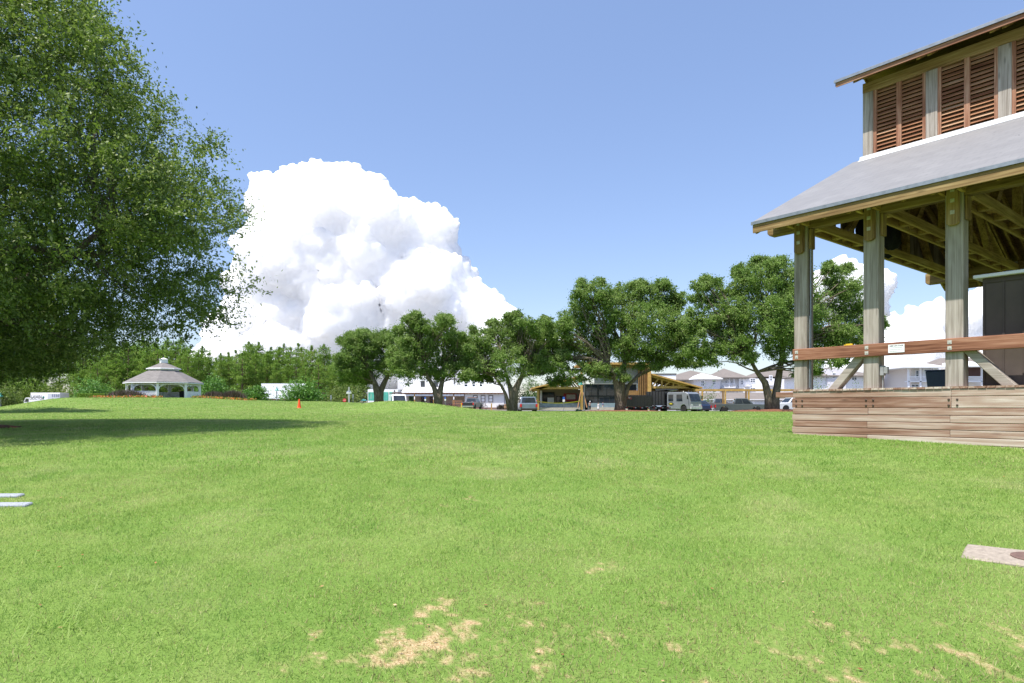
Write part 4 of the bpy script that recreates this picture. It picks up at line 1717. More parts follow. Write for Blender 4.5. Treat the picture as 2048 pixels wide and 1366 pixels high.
def ribbed(name, col, axis='X', sc=6.0, rough=.45, metal=.0, amt=.18):
    t = NT(name)
    wv = t.new('ShaderNodeTexWave')
    wv.bands_direction = axis
    wv.inputs['Scale'].default_value = sc
    tc = t.new('ShaderNodeTexCoord')
    t.link(tc.outputs['Object'], wv.inputs['Vector'])
    t.base(t.ramp(wv.outputs['Fac'], [(.0, tuple(c * (1 - amt * 2) for c in col)), (.25, col), (1, col)]))
    t.set(Roughness=rough, Metallic=metal)
    t.bump(wv.outputs['Fac'], .5, .03)
    return t.m


metal_roof = ribbed('ribbed_metal_roof', (.44, .46, .49), 'X', 1.1, amt=.28)
metal_white = ribbed('ribbed_white_wall', (.80, .79, .81), 'X', 1.4, amt=.12)
TAN = flat('tan_wall', (.52, .42, .35), .8, var=.08, scale=1)
REDBR = flat('red_brown_trim', (.19, .085, .05), .7, var=.2)
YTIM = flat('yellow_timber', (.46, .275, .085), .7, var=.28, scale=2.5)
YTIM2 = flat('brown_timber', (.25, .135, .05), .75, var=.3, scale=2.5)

# shed with the ribbed roof
b = Bld('shed', 'low shed with a pale ribbed metal roof half hidden by bushes', 'shed', 104, 552, 1.4)
m = MB()
m.add([(b.X(508), 3.0, b.Z(767, 3)), (b.X(600, 0), 3.0, b.Z(767, 3)), (b.X(606), -.5, b.Z(797)), (b.X(528), -.5, b.Z(797)),
       (b.X(508), 3.0, b.Z(768, 3)), (b.X(600, 0), 3.0, b.Z(768, 3)), (b.X(606), -.5, b.Z(798)), (b.X(528), -.5, b.Z(798))],
      [(0, 1, 2, 3), (7, 6, 5, 4), (0, 4, 5, 1), (1, 5, 6, 2), (2, 6, 7, 3), (3, 7, 4, 0)])
m.build('roof', metal_roof, b.t)
b.box('wall', TAN, 532, 602, 798.5, 812, .0, 4)
b.box('fascia', REDBR, 528.5, 605, 798.1, 799.6, -.48, -.4)

# ------------------------------------------------------------------ white two storey store
b = Bld('store_building', 'white two storey metal store with a full length porch and brown framed windows', 'store', 120, 900, 1.1)
ZB = 819
b.box('upper_wall', metal_white, 795, 1000.5, 690, 779, 4.0, 16)
b.box('corner_post', DARK, 907.6, 909.4, 690, 768, 3.85, 3.99)
b.box('side_bay', metal_white, 1000.6, 1019.5, 690, ZB, .9, 12)
b.box('lower_wall', TAN, 803, 929, 786, ZB, 2.6, 3.98)
b.box('front_bay', metal_white, 929.2, 1009, 783.5, 815, .3, 3.98)
b.box('plinth', REDBR, 929, 1009, 815, 817.5, .2, .29)
b.box('corner_trim', REDBR, 928, 929.2, 784, ZB, .2, .4)
b.box('corner_trim', DARK, 1008.6, 1009.6, 785, ZB, .2, .32)
# porch roof: white metal over a brown edge
m = MB()
e0, e1 = b.Z(784.5), b.Z(774, 3.9)
m.prism([(-.3, e0), (3.98, e1), (3.98, e1 - .08), (-.3, e0 - .08)], 'x', b.X(803), b.X(1011))
m.build('porch_roof', ribbed('porch_roof_metal', (.78, .79, .80), 'X', 1.1, amt=.08), b.t)
b.box('porch_fascia', REDBR, 803, 1011, 785.4, 787, -.28, -.2)
m = MB()
for px in range(808, 1010, 7):
    x = b.X(px)
    m.box(x - .06, x + .06, -.27, 3.9, b.Z(788), b.Z(786.9))
m.build('porch_rafters', REDBR, b.t)
b.box('porch_beam', WHITE, 806, 928, 788.6, 792, -.1, .08)
for px in (829, 867.5, 907.5):
    b.box('porch_post', YTIM if px < 900 else YTIM2, px - 1.1, px + 1.1, 787.5, ZB, -.12, .12)
    q = b.box('post_notice', WHITE, px - 1.0, px + 1.0, 793.5, 799, -.16, -.13)
for (p0, p1) in ((841.5, 849.5), (859.5, 866.5)):
    b.window(p0, p1, 789.5, 813, 2.55, .16, glass('door_glass', (.015, .02, .03)), 0, REDBR)
d = b.box('door', flat('green_door', (.05, .10, .035), .5), 818, 828.5, 791, 812, 2.5, 2.58)
g = MB()
g.box(b.X(820.6, 2.5), b.X(822.2, 2.5), 2.46, 2.495, b.Z(799, 2.5), b.Z(793, 2.5))
g.build('door_pane', DARK, d)
for (p0, p1) in ((811, 813), (815, 816.5)):
    b.window(p0, p1, 794, 806, 2.55, .08, None, 0)
for p in (946, 961.5, 977):
    b.window(p, p + 9.2, 790.5, 804.5, .28, .13, WHITE2, 0, flat('grey_brown_frame', (.16, .13, .125), .6))
for (p0, p1) in ((841.5, 849.5), (868, 876), (927.5, 936.5), (943.5, 951.5), (958, 966)):
    b.window(p0, p1, 762, 774.5, 3.98, .14, None, 0, DARK if p0 < 900 else WHITE)
text_q = text('STORE', 1.05, b.t, (b.X(1004, 3.9), 3.93, b.Z(765.8, 3.9)), (math.radians(90), 0, 0), BLACK, ext=.02, align='CENTER', sx=.95)
b.box('walkway', concrete, 800, 1012, 818.2, 822, -1.5, 2.5)

# a smaller white cargo box part of the yard: rail fence of the porch
f = thing('crate_fence', 'low orange brown wooden rail fence at the end of the store porch', 'fence', (gx(913.5, 118), 118, 1.1))
m = MB()
for i in range(6):
    x = -.75 + i * .33
    m.box(x - .04, x + .04, -.04, .04, 0, 1.35)
for z in (.25, .8, 1.3):
    m.box(-.8, .95, -.07, -.041, z, z + .12)
m.build('rails', flat('orange_wood', (.38, .19, .10), .8, var=.2), f)

# ------------------------------------------------------------------ timber restaurant
b = Bld('timber_restaurant', 'new timber framed restaurant with sloping wings, yellow beams and dark glass', 'restaurant', 100, 1235, .95)
GB = 820
GREYW_ = flat('grey_panel', (.30, .28, .285), .8, var=.06, scale=1)
DGL = glass('dark_glass', (.02, .026, .034), .05)
# central bay
b.box('upper_panel', GREYW_, 1189, 1277, 735, 767.5, 1.0, 1.3)
b.box('flat_roof', YTIM, 1160, 1304, 724.5, 729, -.6, 9)
b.box('roof_edge', YTIM2, 1166, 1300, 729.3, 735, .2, .6)
b.box('core', flat('interior_dark', (.02, .02, .022), .9), 1170, 1277, 768, GB, 3.2, 9)
for i, (p0, p1) in enumerate(((1170, 1195.5), (1196.5, 1230), (1231, 1256), (1257, 1276))):
    b.window(p0, p1, 768, 792, 1.2, .10, DGL, 1, DARK)
    b.window(p0, p1, 792.6, 815, 1.2, .10, DGL, 2, DARK)
b.box('low_panels', flat('pale_blue_panel', (.20, .26, .31), .6, var=.25, scale=2), 1176, 1256, 806, 814.5, .8, .9)
b.box('stone_base', flat('pale_stone', (.42, .37, .33), .9, var=.2), 1176, 1256, 814.6, GB, .6, 1.19)
b.box('slatted_wall', YTIM2, 1254, 1278, 781, 815, .5, .8)
b.box('white_pillar', WHITE2, 1273.5, 1275.5, 768, 782, .85, 1.1)
m = MB()
for px in (1277, 1280.5, 1284, 1287.5, 1291, 1294.5):
    m.box(b.X(px), b.X(px + 1.6), -.1, .2, b.Z(GB), b.Z(733))
m.build('timber_screen', YTIM2, b.t)
b.box('dark_screen_back', flat('dark_brown_board', (.07, .045, .025), .8), 1276, 1297, 733, GB, .6, .7)
b.box('corner_post', YTIM, 1296, 1302.5, 727, GB, -.5, .1)
b.box('corner_post', YTIM, 1161, 1165.5, 740, GB, -.5, -.1)
# right wing
def wing(px_hi, py_hi, px_lo, py_lo, py_ch, posts, sgn):
    m = MB()
    a = Vector((b.X(px_hi), 0, b.Z(py_hi)))
    c = Vector((b.X(px_lo), 0, b.Z(py_lo)))
    m.add([a + Vector((0, -.8, 0)), c + Vector((0, -.8, 0)), c + Vector((0, 11, 0)), a + Vector((0, 11, 0)),
           a + Vector((0, -.8, -.22)), c + Vector((0, -.8, -.22)), c + Vector((0, 11, -.22)), a + Vector((0, 11, -.22))],
          [(0, 1, 2, 3), (7, 6, 5, 4), (0, 4, 5, 1), (1, 5, 6, 2), (2, 6, 7, 3), (3, 7, 4, 0)])
    m.build('wing_roof', YTIM, b.t)
    for yy in (0.0, 3.6, 7.2):
        m = MB()
        zc = b.Z(py_ch)
        lo = c + Vector((-sgn * .3, yy, -.35))
        hi = a + Vector((0, yy, -.35))
        m.beam(hi, lo, .18, .3)
        m.beam((a.x, yy, zc), (c.x - sgn * .5, yy, zc), .18, .34)
        for f in (.22, .46, .70):
            top = hi.lerp(lo, f)
            m.beam((top.x, yy, zc), top, .16, .2, up=(1, 0, 0))
            nx = hi.lerp(lo, f - .22)
            m.beam((nx.x, yy, zc), hi.lerp(lo, f - .06), .14, .2, up=(1, 0, 0))
        m.build('truss', YTIM if yy == 0 else YTIM2, b.t)
    for (px, yy) in posts:
        m = MB()
        x = b.X(px, yy)
        m.box(x - .14, x + .14, yy - .14, yy + .14, 0, b.Z(py_ch))
        m.build('wing_post', YTIM if yy < 1 else YTIM2, b.t)


wing(1302.6, 747.5, 1402, 774.5, 774.5, [(1389.5, .1), (1385, 2.2), (1380, 4.0), (1375, 6.0), (1370, 8.0), (1392, 9.5)], 1)
wing(1160.9, 751, 1063, 775.5, 776, [(1076, .1), (1078, 4), (1082, 8)], -1)
b.box('wing_wall', flat('tan_brick', (.33, .25, .18), .9, var=.2, scale=2), 1303, 1366, 779, GB, 9, 9.4)
b.box('wing_wall', flat('brown_stucco', (.30, .235, .19), .85, var=.1), 1080, 1160.5, 779, GB, 5.5, 6)
b.box('wing_side', WHITE2, 1080.5, 1084, 781, GB, 5.0, 5.45)
b.window(1084.5, 1109, 784, 806, 5.45, .12, DGL, 1, DARK)
b.window(1112, 1128, 792, 812, 5.45, .12, DGL, 1, DARK)
b.box('white_door', WHITE2, 1095, 1108, 795, 806, 5.3, 5.4)
b.box('red_board', flat('red_sign_board', (.42, .035, .05), .6), 1127.5, 1153, 787, 803, 5.3, 5.44)
b.box('board_panel', flat('cream_sign', (.66, .55, .50), .6, var=.25, scale=4), 1133, 1151, 789, 798.5, 5.2, 5.29)
b.box('low_panels', flat('pale_blue_panel2', (.22, .25, .30), .6, var=.35, scale=2), 1078, 1160, 806.5, 814.5, .6, .7)
b.box('stone_base', flat('pale_stone', (.42, .37, .33), .9), 1074, 1166, 815, GB, .3, 1.0)
m = MB()
for (px, s_) in ((1154.5, 1), (1172.5, -1)):
    m.beam((b.X(px), -1.0, b.Z(815)), (b.X(px + s_ * 6.5), -.5, b.Z(785)), .12, .12)
m.build('timber_props', flat('orange_wood', (.38, .19, .10), .8), b.t)
# white block behind the right wing
b2 = Bld('white_annex', 'plain white block with a dark flat roof edge behind the timber wing', 'building', 125, 1328, .8)
b2.box('wall', WHITE2, 1290, 1352, 749, 822, 0, 8)
b2.box('roof_edge', DARK, 1289, 1353, 747, 749, -.1, 8.1)

# ------------------------------------------------------------------ pergola
t = thing('pergola', 'long low timber pergola with a straight yellow beam and slim posts', 'pergola', (gx(1490, 96), 96, .8))
x_ = lambda px, Y=96: gx(px, Y) - gx(1490, 96)
zp = (HZ - 780) / F * 96 + EYE - .8
m = MB()
m.box(x_(1391), x_(1620), -.1, .1, zp - .13, zp + .13)
m.build('beam', YTIM, t)
m = MB()
m.box(x_(1391, 99), x_(1620, 99), 2.9, 3.1, zp - .13, zp + .12)
m.build('rear_beam', YTIM2, t)
for (px, dy) in ((1404.5, 0), (1450.5, 0), (1497.5, 0), (1545, 0), (1592, 0), (1396.5, 3), (1446, 3), (1492, 3), (1540, 3), (1588, 3)):
    m = MB()
    x = x_(px, 96 + dy)
    m.box(x - .1, x + .1, dy - .1, dy + .1, -.2, zp - .131)
    m.build('post', YTIM if dy == 0 else YTIM2, t)

# ------------------------------------------------------------------ apartments far behind
ROOFB = flat('beige_shingle', (.19, .165, .148), .9, var=.12, scale=1)
ROOFW = flat('white_metal_roof', (.76, .76, .77), .5, var=.06)
PALE = flat('pale_grey_siding', (.72, .69, .73), .7, var=.06)
BLUEG = glass('blue_window', (.07, .09, .12), .1)


def hip(bl, name, mat, px0, px1, py_e, py_t, y0, y1, inset=8, ov=1.0):
    x0, x1 = bl.X(px0, y0), bl.X(px1, y0)
    ze, zt = bl.Z(py_e, y0), bl.Z(py_t, (y0 + y1) / 2)
    ins = min(inset, (x1 - x0) / 2 - .1, )
    ym = (y0 + y1) / 2
    m = MB()
    m.add([(x0, y0, ze), (x1, y0, ze), (x1, y1, ze), (x0, y1, ze), (x0 + ins, ym, zt), (x1 - ins, ym, zt), (x0, y0, ze - .25), (x1, y0, ze - .25), (x1, y1, ze - .25), (x0, y1, ze - .25)],
          [(0, 1, 5, 4), (1, 2, 5), (2, 3, 4, 5), (3, 0, 4), (6, 9, 8, 7), (0, 6, 7, 1), (1, 7, 8, 2), (2, 8, 9, 3), (3, 9, 6, 0)])
    return m.build(name, mat, bl.t)


def balcony(bl, px0, px1, py0, py1, y, n=10):
    x0, x1, z0, z1 = bl.X(px0, y), bl.X(px1, y), bl.Z(py1, y), bl.Z(py0, y)
    m = MB()
    m.box(x0, x1, y - 1.2, y - 1.1, z1 - .1, z1)
    m.box(x0, x1, y - 1.25, y - .01, z0 - .2, z0)
    for i in range(n + 1):
        c = x0 + (x1 - x0) * i / n
        m.box(c - .035, c + .035, y - 1.18, y - 1.12, z0, z1 - .1)
    m.build('balcony', WHITE, bl.t)


b = Bld('apartment_block', 'long white apartment block with grey brown hip roofs and balconies behind the pergola', 'apartments', 165, 1490, .6)
b.box('wall', WHITE2, 1478, 1610, 757, 826, 0, 14)
b.box('wall', PALE, 1396, 1440, 757, 826, -.6, 13)
b.box('recess_wall', WHITE2, 1440.2, 1477.8, 752, 826, 1.0, 14)
hip(b, 'roof', ROOFB, 1330, 1470, 759, 741, 4, 22, 10)
hip(b, 'roof', ROOFB, 1438, 1500, 754.5, 737, -.8, 16, 5)
hip(b, 'roof', ROOFB, 1520, 1615, 752, 733, 1.6, 17, 8)
hip(b, 'bay_roof', ROOFW, 1390, 1446, 756.5, 746.5, -1.6, 11, 6)
for (p0, p1, q0, q1, y) in ((1401.5, 1409, 760.5, 773, -.6), (1424, 1432, 759.5, 770, -.6), (1450, 1455, 760.5, 768, 1.0), (1461, 1466, 760.5, 768, 1.0), (1480.5, 1487, 760, 770, 0), (1500, 1511, 756.5, 766, 0), (1538, 1545, 750.5, 763, 0), (1556, 1562, 752, 763, 0), (1500, 1511, 775, 783, 0), (1556, 1562, 772, 781, 0), (1424, 1432, 779, 790, -.6), (1401.5, 1409, 779, 790, -.6), (1582, 1590, 756, 768, 0)):
    b.window(p0, p1, q0, q1, y, .16, BLUEG, 1)
balcony(b, 1440.5, 1468, 767.5, 774.5, .99)
balcony(b, 1489, 1498, 765, 771.5, -.01, 5)
balcony(b, 1534, 1545, 761.5, 769.5, -.01, 5)
for px in (1441, 1458.5, 1468):
    b.box('balcony_post', WHITE, px - .5, px + .9, 754.5, 790, -.1, .15)
b.box('entry_roof', ROOFB, 1444, 1488, 776.5, 780, -1.5, -.1)

b = Bld('apartment_block', 'white apartment block seen between the stage posts beneath the oak', 'apartments', 150, 1680, .8)
b.box('wall', WHITE2, 1612, 1760, 752, 826, 0, 12)
b.box('wall_band', PALE, 1655, 1692, 738, 826, -.5, 10)
hip(b, 'roof', ROOFB, 1606, 1766, 751, 735, -.9, 13, 9)
for (p0, p1, q0, q1) in ((1620, 1627, 757, 768), (1703, 1714, 748.5, 761), (1727, 1734, 756, 768), (1745, 1751, 756, 768)):
    b.window(p0, p1, q0, q1, 0, .14, BLUEG, 1)
b.window(1664, 1672, 745, 757, -.5, .14, BLUEG, 1)

# garages
b = Bld('garage_row', 'long low white garage with a grey brown roof behind the parked pickups', 'garage', 135, 1500, .7)
b.box('wall', WHITE2, 1412, 1625, 798.5, 826, 0, 6)
m = MB()
m.prism([(-.5, b.Z(799)), (4.5, b.Z(785, 4.5)), (9.5, b.Z(799)), (9.5, b.Z(799) - .2), (-.5, b.Z(799) - .2)], 'x', b.X(1405), b.X(1630))
m.build('roof', ROOFB, b.t)
for p in (1432, 1458, 1484, 1510, 1536, 1562):
    b.box('garage_door', flat('garage_door_white', (.66, .66, .69), .6), p, p + 20, 803, 826, -.05, -.004)
b.box('eave', WHITE, 1405, 1630, 798.8, 800, -.56, -.505)

# villa seen between the second and third posts
b = Bld('villa', 'white two storey villa with a white hip roof and railed upper balcony', 'house', 140, 1850, 1.0)
b.box('wall', flat('cream_wall', (.74, .68, .64), .8, var=.05), 1822, 2010, 735, 826, 1.6, 12)
b.box('front_wall', WHITE2, 1845, 1882, 735, 826, 1.2, 1.59)
hip(b, 'roof', ROOFW, 1807, 1892, 733, 722, -1.4, 11, 4)
hip(b, 'side_roof', ROOFW, 1925, 1985, 731, 718, -1.4, 11, 4)
hip(b, 'rear_roof', ROOFB, 1880, 2040, 732, 716, 6, 18, 4)
for px in (1816, 1840, 1866, 1963):
    b.box('porch_post', WHITE, px, px + 3.2, 733.5, 826, -.1, .2)
for (p0, p1) in ((1816, 1845), (1845, 1892), (1928, 1964)):
    x0, x1 = b.X(p0), b.X(p1)
    z0, z1 = b.Z(764), b.Z(752.5)
    m = MB()
    m.box(x0, x1, -.08, .08, z1 - .14, z1)
    m.box(x0, x1, -.1, 1.19, z0, z0 + .2)
    n = int((x1 - x0) / .22)
    for i in range(n):
        c = x0 + (x1 - x0) * (i + .5) / n
        m.box(c - .04, c + .04, -.04, .04, z0 + .2, z1 - .14)
    m.build('balcony_railing', WHITE, b.t)
b.window(1850, 1866, 740, 752, 1.2, .14, BLUEG, 2)
b.window(1831, 1838, 740, 757, 1.6, .14, BLUEG, 0)
b.window(1822, 1838, 768, 778, 1.2, .14, BLUEG, 1)
b.box('upper_dark', flat('dark_red_wall', (.10, .05, .045), .8), 1929, 1962, 734, 753, 1.4, 1.59)

b = Bld('low_house', 'low house with beige and white roofs right of the grey electric box', 'house', 158, 1790, .8)
b.box('wall', PALE, 1755, 1822, 762, 826, 0, 10)
hip(b, 'roof', ROOFB, 1700, 1832, 762, 745, 2.5, 16, 8)
hip(b, 'bay_roof', ROOFW, 1778, 1820, 759, 753, -1.5, 5, 3)
hip(b, 'bay_roof', ROOFW, 1750, 1792, 756, 750, -.5, 7, 3)
for (p0, p1) in ((1763, 1775), (1788, 1803), (1808, 1816)):
    b.window(p0, p1, 765, 778, 0, .14, BLUEG, 1)

# ------------------------------------------------------------------ vehicles
TYRE = flat('tyre_rubber', (.018, .018, .018), .85)
RIM = flat('alloy_rim', (.40, .41, .43), .35, .7)
CHROME = flat('chrome', (.55, .56, .58), .2, .9, var=.05)
REDL = flat('red_lamp', (.55, .02, .02), .3)
HEADL = flat('head_lamp', (.75, .75, .76), .2)
CARGL = glass('car_glass', (.022, .028, .034), .04)


def carpaint(name, col, rough=.28, metal=.2):
    t = NT(name)
    n = t.noise(t.tex('Object'), 1.5, 4)
    t.base(t.ramp(n, [(.3, tuple(c * .88 for c in col)), (.7, tuple(min(1, c * 1.08) for c in col))]))
    t.set(Roughness=rough, Metallic=metal)
    t.bsdf.inputs['Coat Weight'].default_value = .5
    t.bsdf.inputs['Coat Roughness'].default_value = .08
    return t.m


def wheel(t, x, y, r, w_=.24):
    m = MB()
    m.lathe([(r * .62, -w_ / 2), (r * .93, -w_ / 2), (r, -w_ * .32), (r, w_ * .32), (r * .93, w_ / 2), (r * .62, w_ / 2)], 20, (x, y, r), axis='y')
    ty = m.build('wheel', TYRE, t)
    m = MB()
    s = -1 if y < 0 else 1
    m.lathe([(r * .60, -w_ * .35), (r * .60, w_ * .35)], 14, (x, y, r), axis='y')
    for k in range(5):
        a = k * 1.2566
        m.beam((x, y + s * w_ * .42, r), (x + math.cos(a) * r * .55, y + s * w_ * .42, r + math.sin(a) * r * .55), .06, .03, up=(0, 1, 0))
    m.build('rim', RIM, ty)


def loft(m, prof_lo, half_lo, prof_hi, half_hi, r=None):
    pass


def vehicle(name, label, cat, x, y, z, rz, paint, L, W, H, belt, hood, cab, bed=None, wr=.36, clear=.28, wb=(.18, .80), tailbox=None, group=None, cover=None):
    """x forward; body sides, tapered cabin, windows, wheels, lamps. hood: (x0, z); cab: (x_rear_low, x_rear_top, x_front_top, x_front_low) as fractions of L"""
    t = thing(name, label, cat, (x, y, z), rz, group)
    hw = W / 2
    X = lambda f: (f - .5) * L
    # lower body with wheel openings
    def arch(fx):
        c = X(fx)
        R = wr + .07
        return [(c - R * math.cos(a), max(clear, wr + R * math.sin(a) * 1.0)) for a in [math.pi * k / 8 for k in range(9)]]
    zt = belt
    pr = [(X(0) + .03, clear + .12), (X(0), zt - .08), (X(0) + .06, zt)]
    if bed:
        pr = [(X(0) + .02, clear + .15), (X(0), zt - .05), (X(0) + .04, zt)]
    pr += [(X(cab[3]) + .02, zt), (X(cab[3]) + .2, zt - .02), (X(1) - .18, hood), (X(1) - .03, hood - .16), (X(1), clear + .22), (X(1) - .05, clear)]
    lower = [(px, pz) for px, pz in arch(wb[0])] + [(px, pz) for px, pz in arch(wb[1])]
    pr2 = pr + [(p[0], p[1]) for p in lower[::-1]] + [(X(0) + .05, clear)]
    m = MB()
    m.prism(pr2, 'y', -hw, hw)
    m.build('body', paint, t, bevel=.035)
    # cabin: narrower at the roof
    c = [X(f) for f in cab]
    hi = hw * .80
    m = MB()
    m.add([(c[0], -hw + .03, zt + .002), (c[3], -hw + .03, zt + .002), (c[3], hw - .03, zt + .002), (c[0], hw - .03, zt + .002), (c[1], -hi, H), (c[2], -hi, H), (c[2], hi, H), (c[1], hi, H)],
          [(3, 2, 1, 0), (4, 5, 6, 7), (0, 1, 5, 4), (1, 2, 6, 5), (2, 3, 7, 6), (3, 0, 4, 7)])
    cabo = m.build('cabin', paint, t, bevel=.05)
    # panes a little proud of the cabin
    lo = Vector((c[0], -hw + .03, zt))
    def side_pt(f, g, s):
        a = Vector((c[0] + (c[3] - c[0]) * f, s * (hw - .03), zt))
        b_ = Vector((c[1] + (c[2] - c[1]) * f, s * hi, H))
        return a.lerp(b_, g) + Vector((0, s * .012, .004))
    for s in (-1, 1):
        m = MB()
        for (f0, f1) in ((.07, .47), (.51, .90)):
            q = [side_pt(f0, .10, s), side_pt(f1, .10, s), side_pt(f1, .86, s), side_pt(f0, .86, s)]
            m.add(q + [p + Vector((0, -s * .02, 0)) for p in q], [(0, 1, 2, 3), (7, 6, 5, 4), (0, 4, 5, 1), (1, 5, 6, 2), (2, 6, 7, 3), (3, 7, 4, 0)])
        m.build('side_window', CARGL, cabo)
    for (lo_x, hi_x, dx, nm) in ((c[3], c[2], .014, 'windscreen'), (c[0], c[1], -.014, 'rear_window')):
        m = MB()
        def P(f, g):
            a = Vector((lo_x, (hw - .03) * f, zt))
            b_ = Vector((hi_x, hi * f, H))
            return a.lerp(b_, g) + Vector((dx, 0, .006))
        q = [P(-.86, .1), P(.86, .1), P(.86, .88), P(-.86, .88)]
        m.add(q + [p - Vector((dx * 1.5, 0, 0)) for p in q], [(0, 1, 2, 3), (7, 6, 5, 4), (0, 4, 5, 1), (1, 5, 6, 2), (2, 6, 7, 3), (3, 7, 4, 0)])
        m.build(nm, CARGL, cabo)
    for fx in wb:
        for s in (-1, 1):
            wheel(t, X(fx), s * (hw - .13), wr)
    for s in (-1, 1):
        m = MB()
        m.box(X(0) - .015, X(0) + .10, s * hw - .10 - .10 * (s > 0) + .1 * (s < 0) * 0, s * hw + .012 * s + (.1 if s < 0 else 0), zt - .42, zt - .06) if False else m.box(X(0) - .02, X(0) + .10, min(s * (hw - .2), s * (hw + .012)), max(s * (hw - .2), s * (hw + .012)), zt - .42, zt - .08)
        m.build('tail_lamp', REDL, t)
        m = MB()
        m.box(X(1) - .20, X(1) + .012, min(s * (hw - .42), s * (hw + .01)), max(s * (hw - .42), s * (hw + .01)), hood - .26, hood - .10)
        m.build('headlight', HEADL, t)
    m = MB()
    m.box(X(0) - .08, X(0) + .04, -hw * .95, hw * .95, clear + .02, clear + .22)
    m.build('rear_bumper', CHROME if bed else DARK, t, bevel=.02)
    m = MB()
    m.box(X(1) - .04, X(1) + .05, -hw * .95, hw * .95, clear - .02, clear + .22)
    m.build('front_bumper', DARK, t, bevel=.02)
    if bed:
        m = MB()
        m.box(X(0) + .1, c[0] - .05, -hw + .1, hw - .1, zt + .002, zt + .012)
        m.build('bed_floor', DARK, t)
    return t


PG = carpaint('grey_green_paint', (.085, .10, .105))
PB = carpaint('brown_grey_paint', (.13, .115, .12))
PW_ = carpaint('white_car_paint', (.70, .71, .73), metal=0)
PS_ = carpaint('silver_blue_paint', (.20, .255, .33))
PBL = carpaint('blue_car_paint', (.03, .09, .30))
PK = carpaint('black_paint_gloss', (.02, .02, .024))

PICK = dict(L=5.6, W=1.9, H=1.82, belt=1.14, hood=1.10, cab=(.36, .40, .62, .74), bed=True, wr=.39, clear=.34)


def onground(px, Y):
    x = gx(px, Y)
    return x, g1(x, Y)


def pick(px, Y, rz, paint, label, z=None, **kw):
    x, z0 = onground(px, Y)
    a = dict(PICK)
    a.update(kw)
    return vehicle('pickup_truck', label, 'pickup', x, Y, z0 if z is None else z, rz, paint, **a)


pick(1480, 80, math.radians(-12), PG, 'dark grey green crew cab pickup parked at the lawn edge beneath the twin trunk oak', z=.62, L=5.9)
pick(1437, 104, math.radians(-10), PB, 'brownish grey pickup parked farther back under the pergola', z=.9)
pick(1588, 84, math.radians(-170), PW_, 'white pickup nosing out from behind the corner of the stage', z=.78)
o = pick(945, 104, math.radians(78), carpaint('dark_silver_paint', (.16, .16, .17)), 'dark pickup with its tailgate to us beside a yellow board at the store', z=1.0)
m = MB()
m.box(-2.83, -2.81, -.8, .8, .62, 1.08)
m.build('tailgate', BLACK, o)
m = MB()
m.box(-.3, .4, -.75, .75, 1.83, 1.93)
m.build('roof_rack', REDBR, o)

# grey pickup with canopy seen from behind
x, z0 = onground(1054, 78)
o = vehicle('pickup_truck', 'silver blue pickup with a covered bed and black rear window facing away', 'pickup', x, 78, .74, math.radians(93), PS_, 5.4, 1.98, 1.82, 1.08, 1.06, (.03, .09, .60, .74), wr=.38, clear=.3)
m = MB()
m.box(-2.715, -2.70, -.72, .72, .5, 1.0)
m.build('tailgate', PS_, o, bevel=.01)

def blue_roof(px, Y, label):
    x, z0 = onground(px, Y)
    return vehicle('parked_car', label, 'car', x, Y, z0 - .05 - (g1(x, Y) - 1.05), math.radians(4), PBL, 4.5, 1.8, 1.5, .95, .9, (.06, .22, .58, .78), wr=.33, clear=.22)


blue_roof(655, 112, 'blue car roof showing behind the lawn crest, left of the stop sign').location.z = .80
blue_roof(682, 114, 'blue car roof just left of the stop sign, lower than the other').location.z = .55
x, z0 = onground(1391, 88)
vehicle('parked_car', 'blue car half hidden behind the silver truck cab', 'car', x, 88, .74, math.radians(112), carpaint('mid_blue_paint', (.035, .06, .13)), 4.4, 1.8, 1.5, .95, .9, (.06, .22, .58, .78), wr=.33, clear=.22)
x, z0 = onground(1308, 92)
vehicle('parked_car', 'pale blue car facing us between the dump trailer and the dump truck', 'car', x, 92, .85, math.radians(-88), carpaint('pale_blue_paint', (.38, .45, .55)), 4.6, 1.85, 1.65, 1.0, 1.0, (.05, .16, .58, .76), wr=.34, clear=.24)

# dump truck with a silver double cab
x, z0 = onground(1362, 77)
t = thing('dump_truck', 'silver double cab dump truck with a tall black dump body behind the cab', 'truck', (x, 77, .74), math.radians(-54))
SIL = carpaint('silver_truck_paint', (.23, .245, .265), .35)
KX = 76 / F
cx0, cx1 = -1.25, 2.15
m = MB()
m.prism([(cx0, .45), (cx0, 2.22), (cx0 + .12, 2.36), (cx1 - .75, 2.36), (cx1 - .35, 2.18), (cx1 - .02, 1.25), (cx1, .45), (cx1 - .2, .40), (1.62, .40), (1.55, .72), (1.32, .92), (1.02, .92), (.80, .72), (.74, .40)], 'y', -1.0, 1.0)
cab_ = m.build('cab', SIL, t, bevel=.05)
for s in (-1, 1):
    m = MB()
    for (a, b_) in ((-1.02, -.30), (.18, 1.05)):
        m.prism([(a, 1.32), (b_, 1.32), (b_ - (.0 if a < 0 else .10), 2.10), (a, 2.10)], 'y', s * 1.002, s * 1.014)
    m.build('side_window', CARGL, cab_)
m = MB()
q = [Vector((cx1 - .005, -.88, 1.36)), Vector((cx1 - .005, .88, 1.36)), Vector((cx1 - .335, .84, 2.14)), Vector((cx1 - .335, -.84, 2.14))]
m.add(q + [p + Vector((.02, 0, .01)) for p in q], [(0, 1, 2, 3), (7, 6, 5, 4), (0, 4, 5, 1), (1, 5, 6, 2), (2, 6, 7, 3), (3, 7, 4, 0)])
m.build('windscreen', CARGL, cab_)
m = MB()
m.lathe([(.30, -1.02), (.30, -1.004)], 20, (-.62, 0, 1.02), axis='y')
dd = m.build('door_badge', flat('dark_badge', (.03, .03, .02), .5), cab_)
dd.scale = (1.25, 1, .62)
dd.location = (.155, 0, .39)
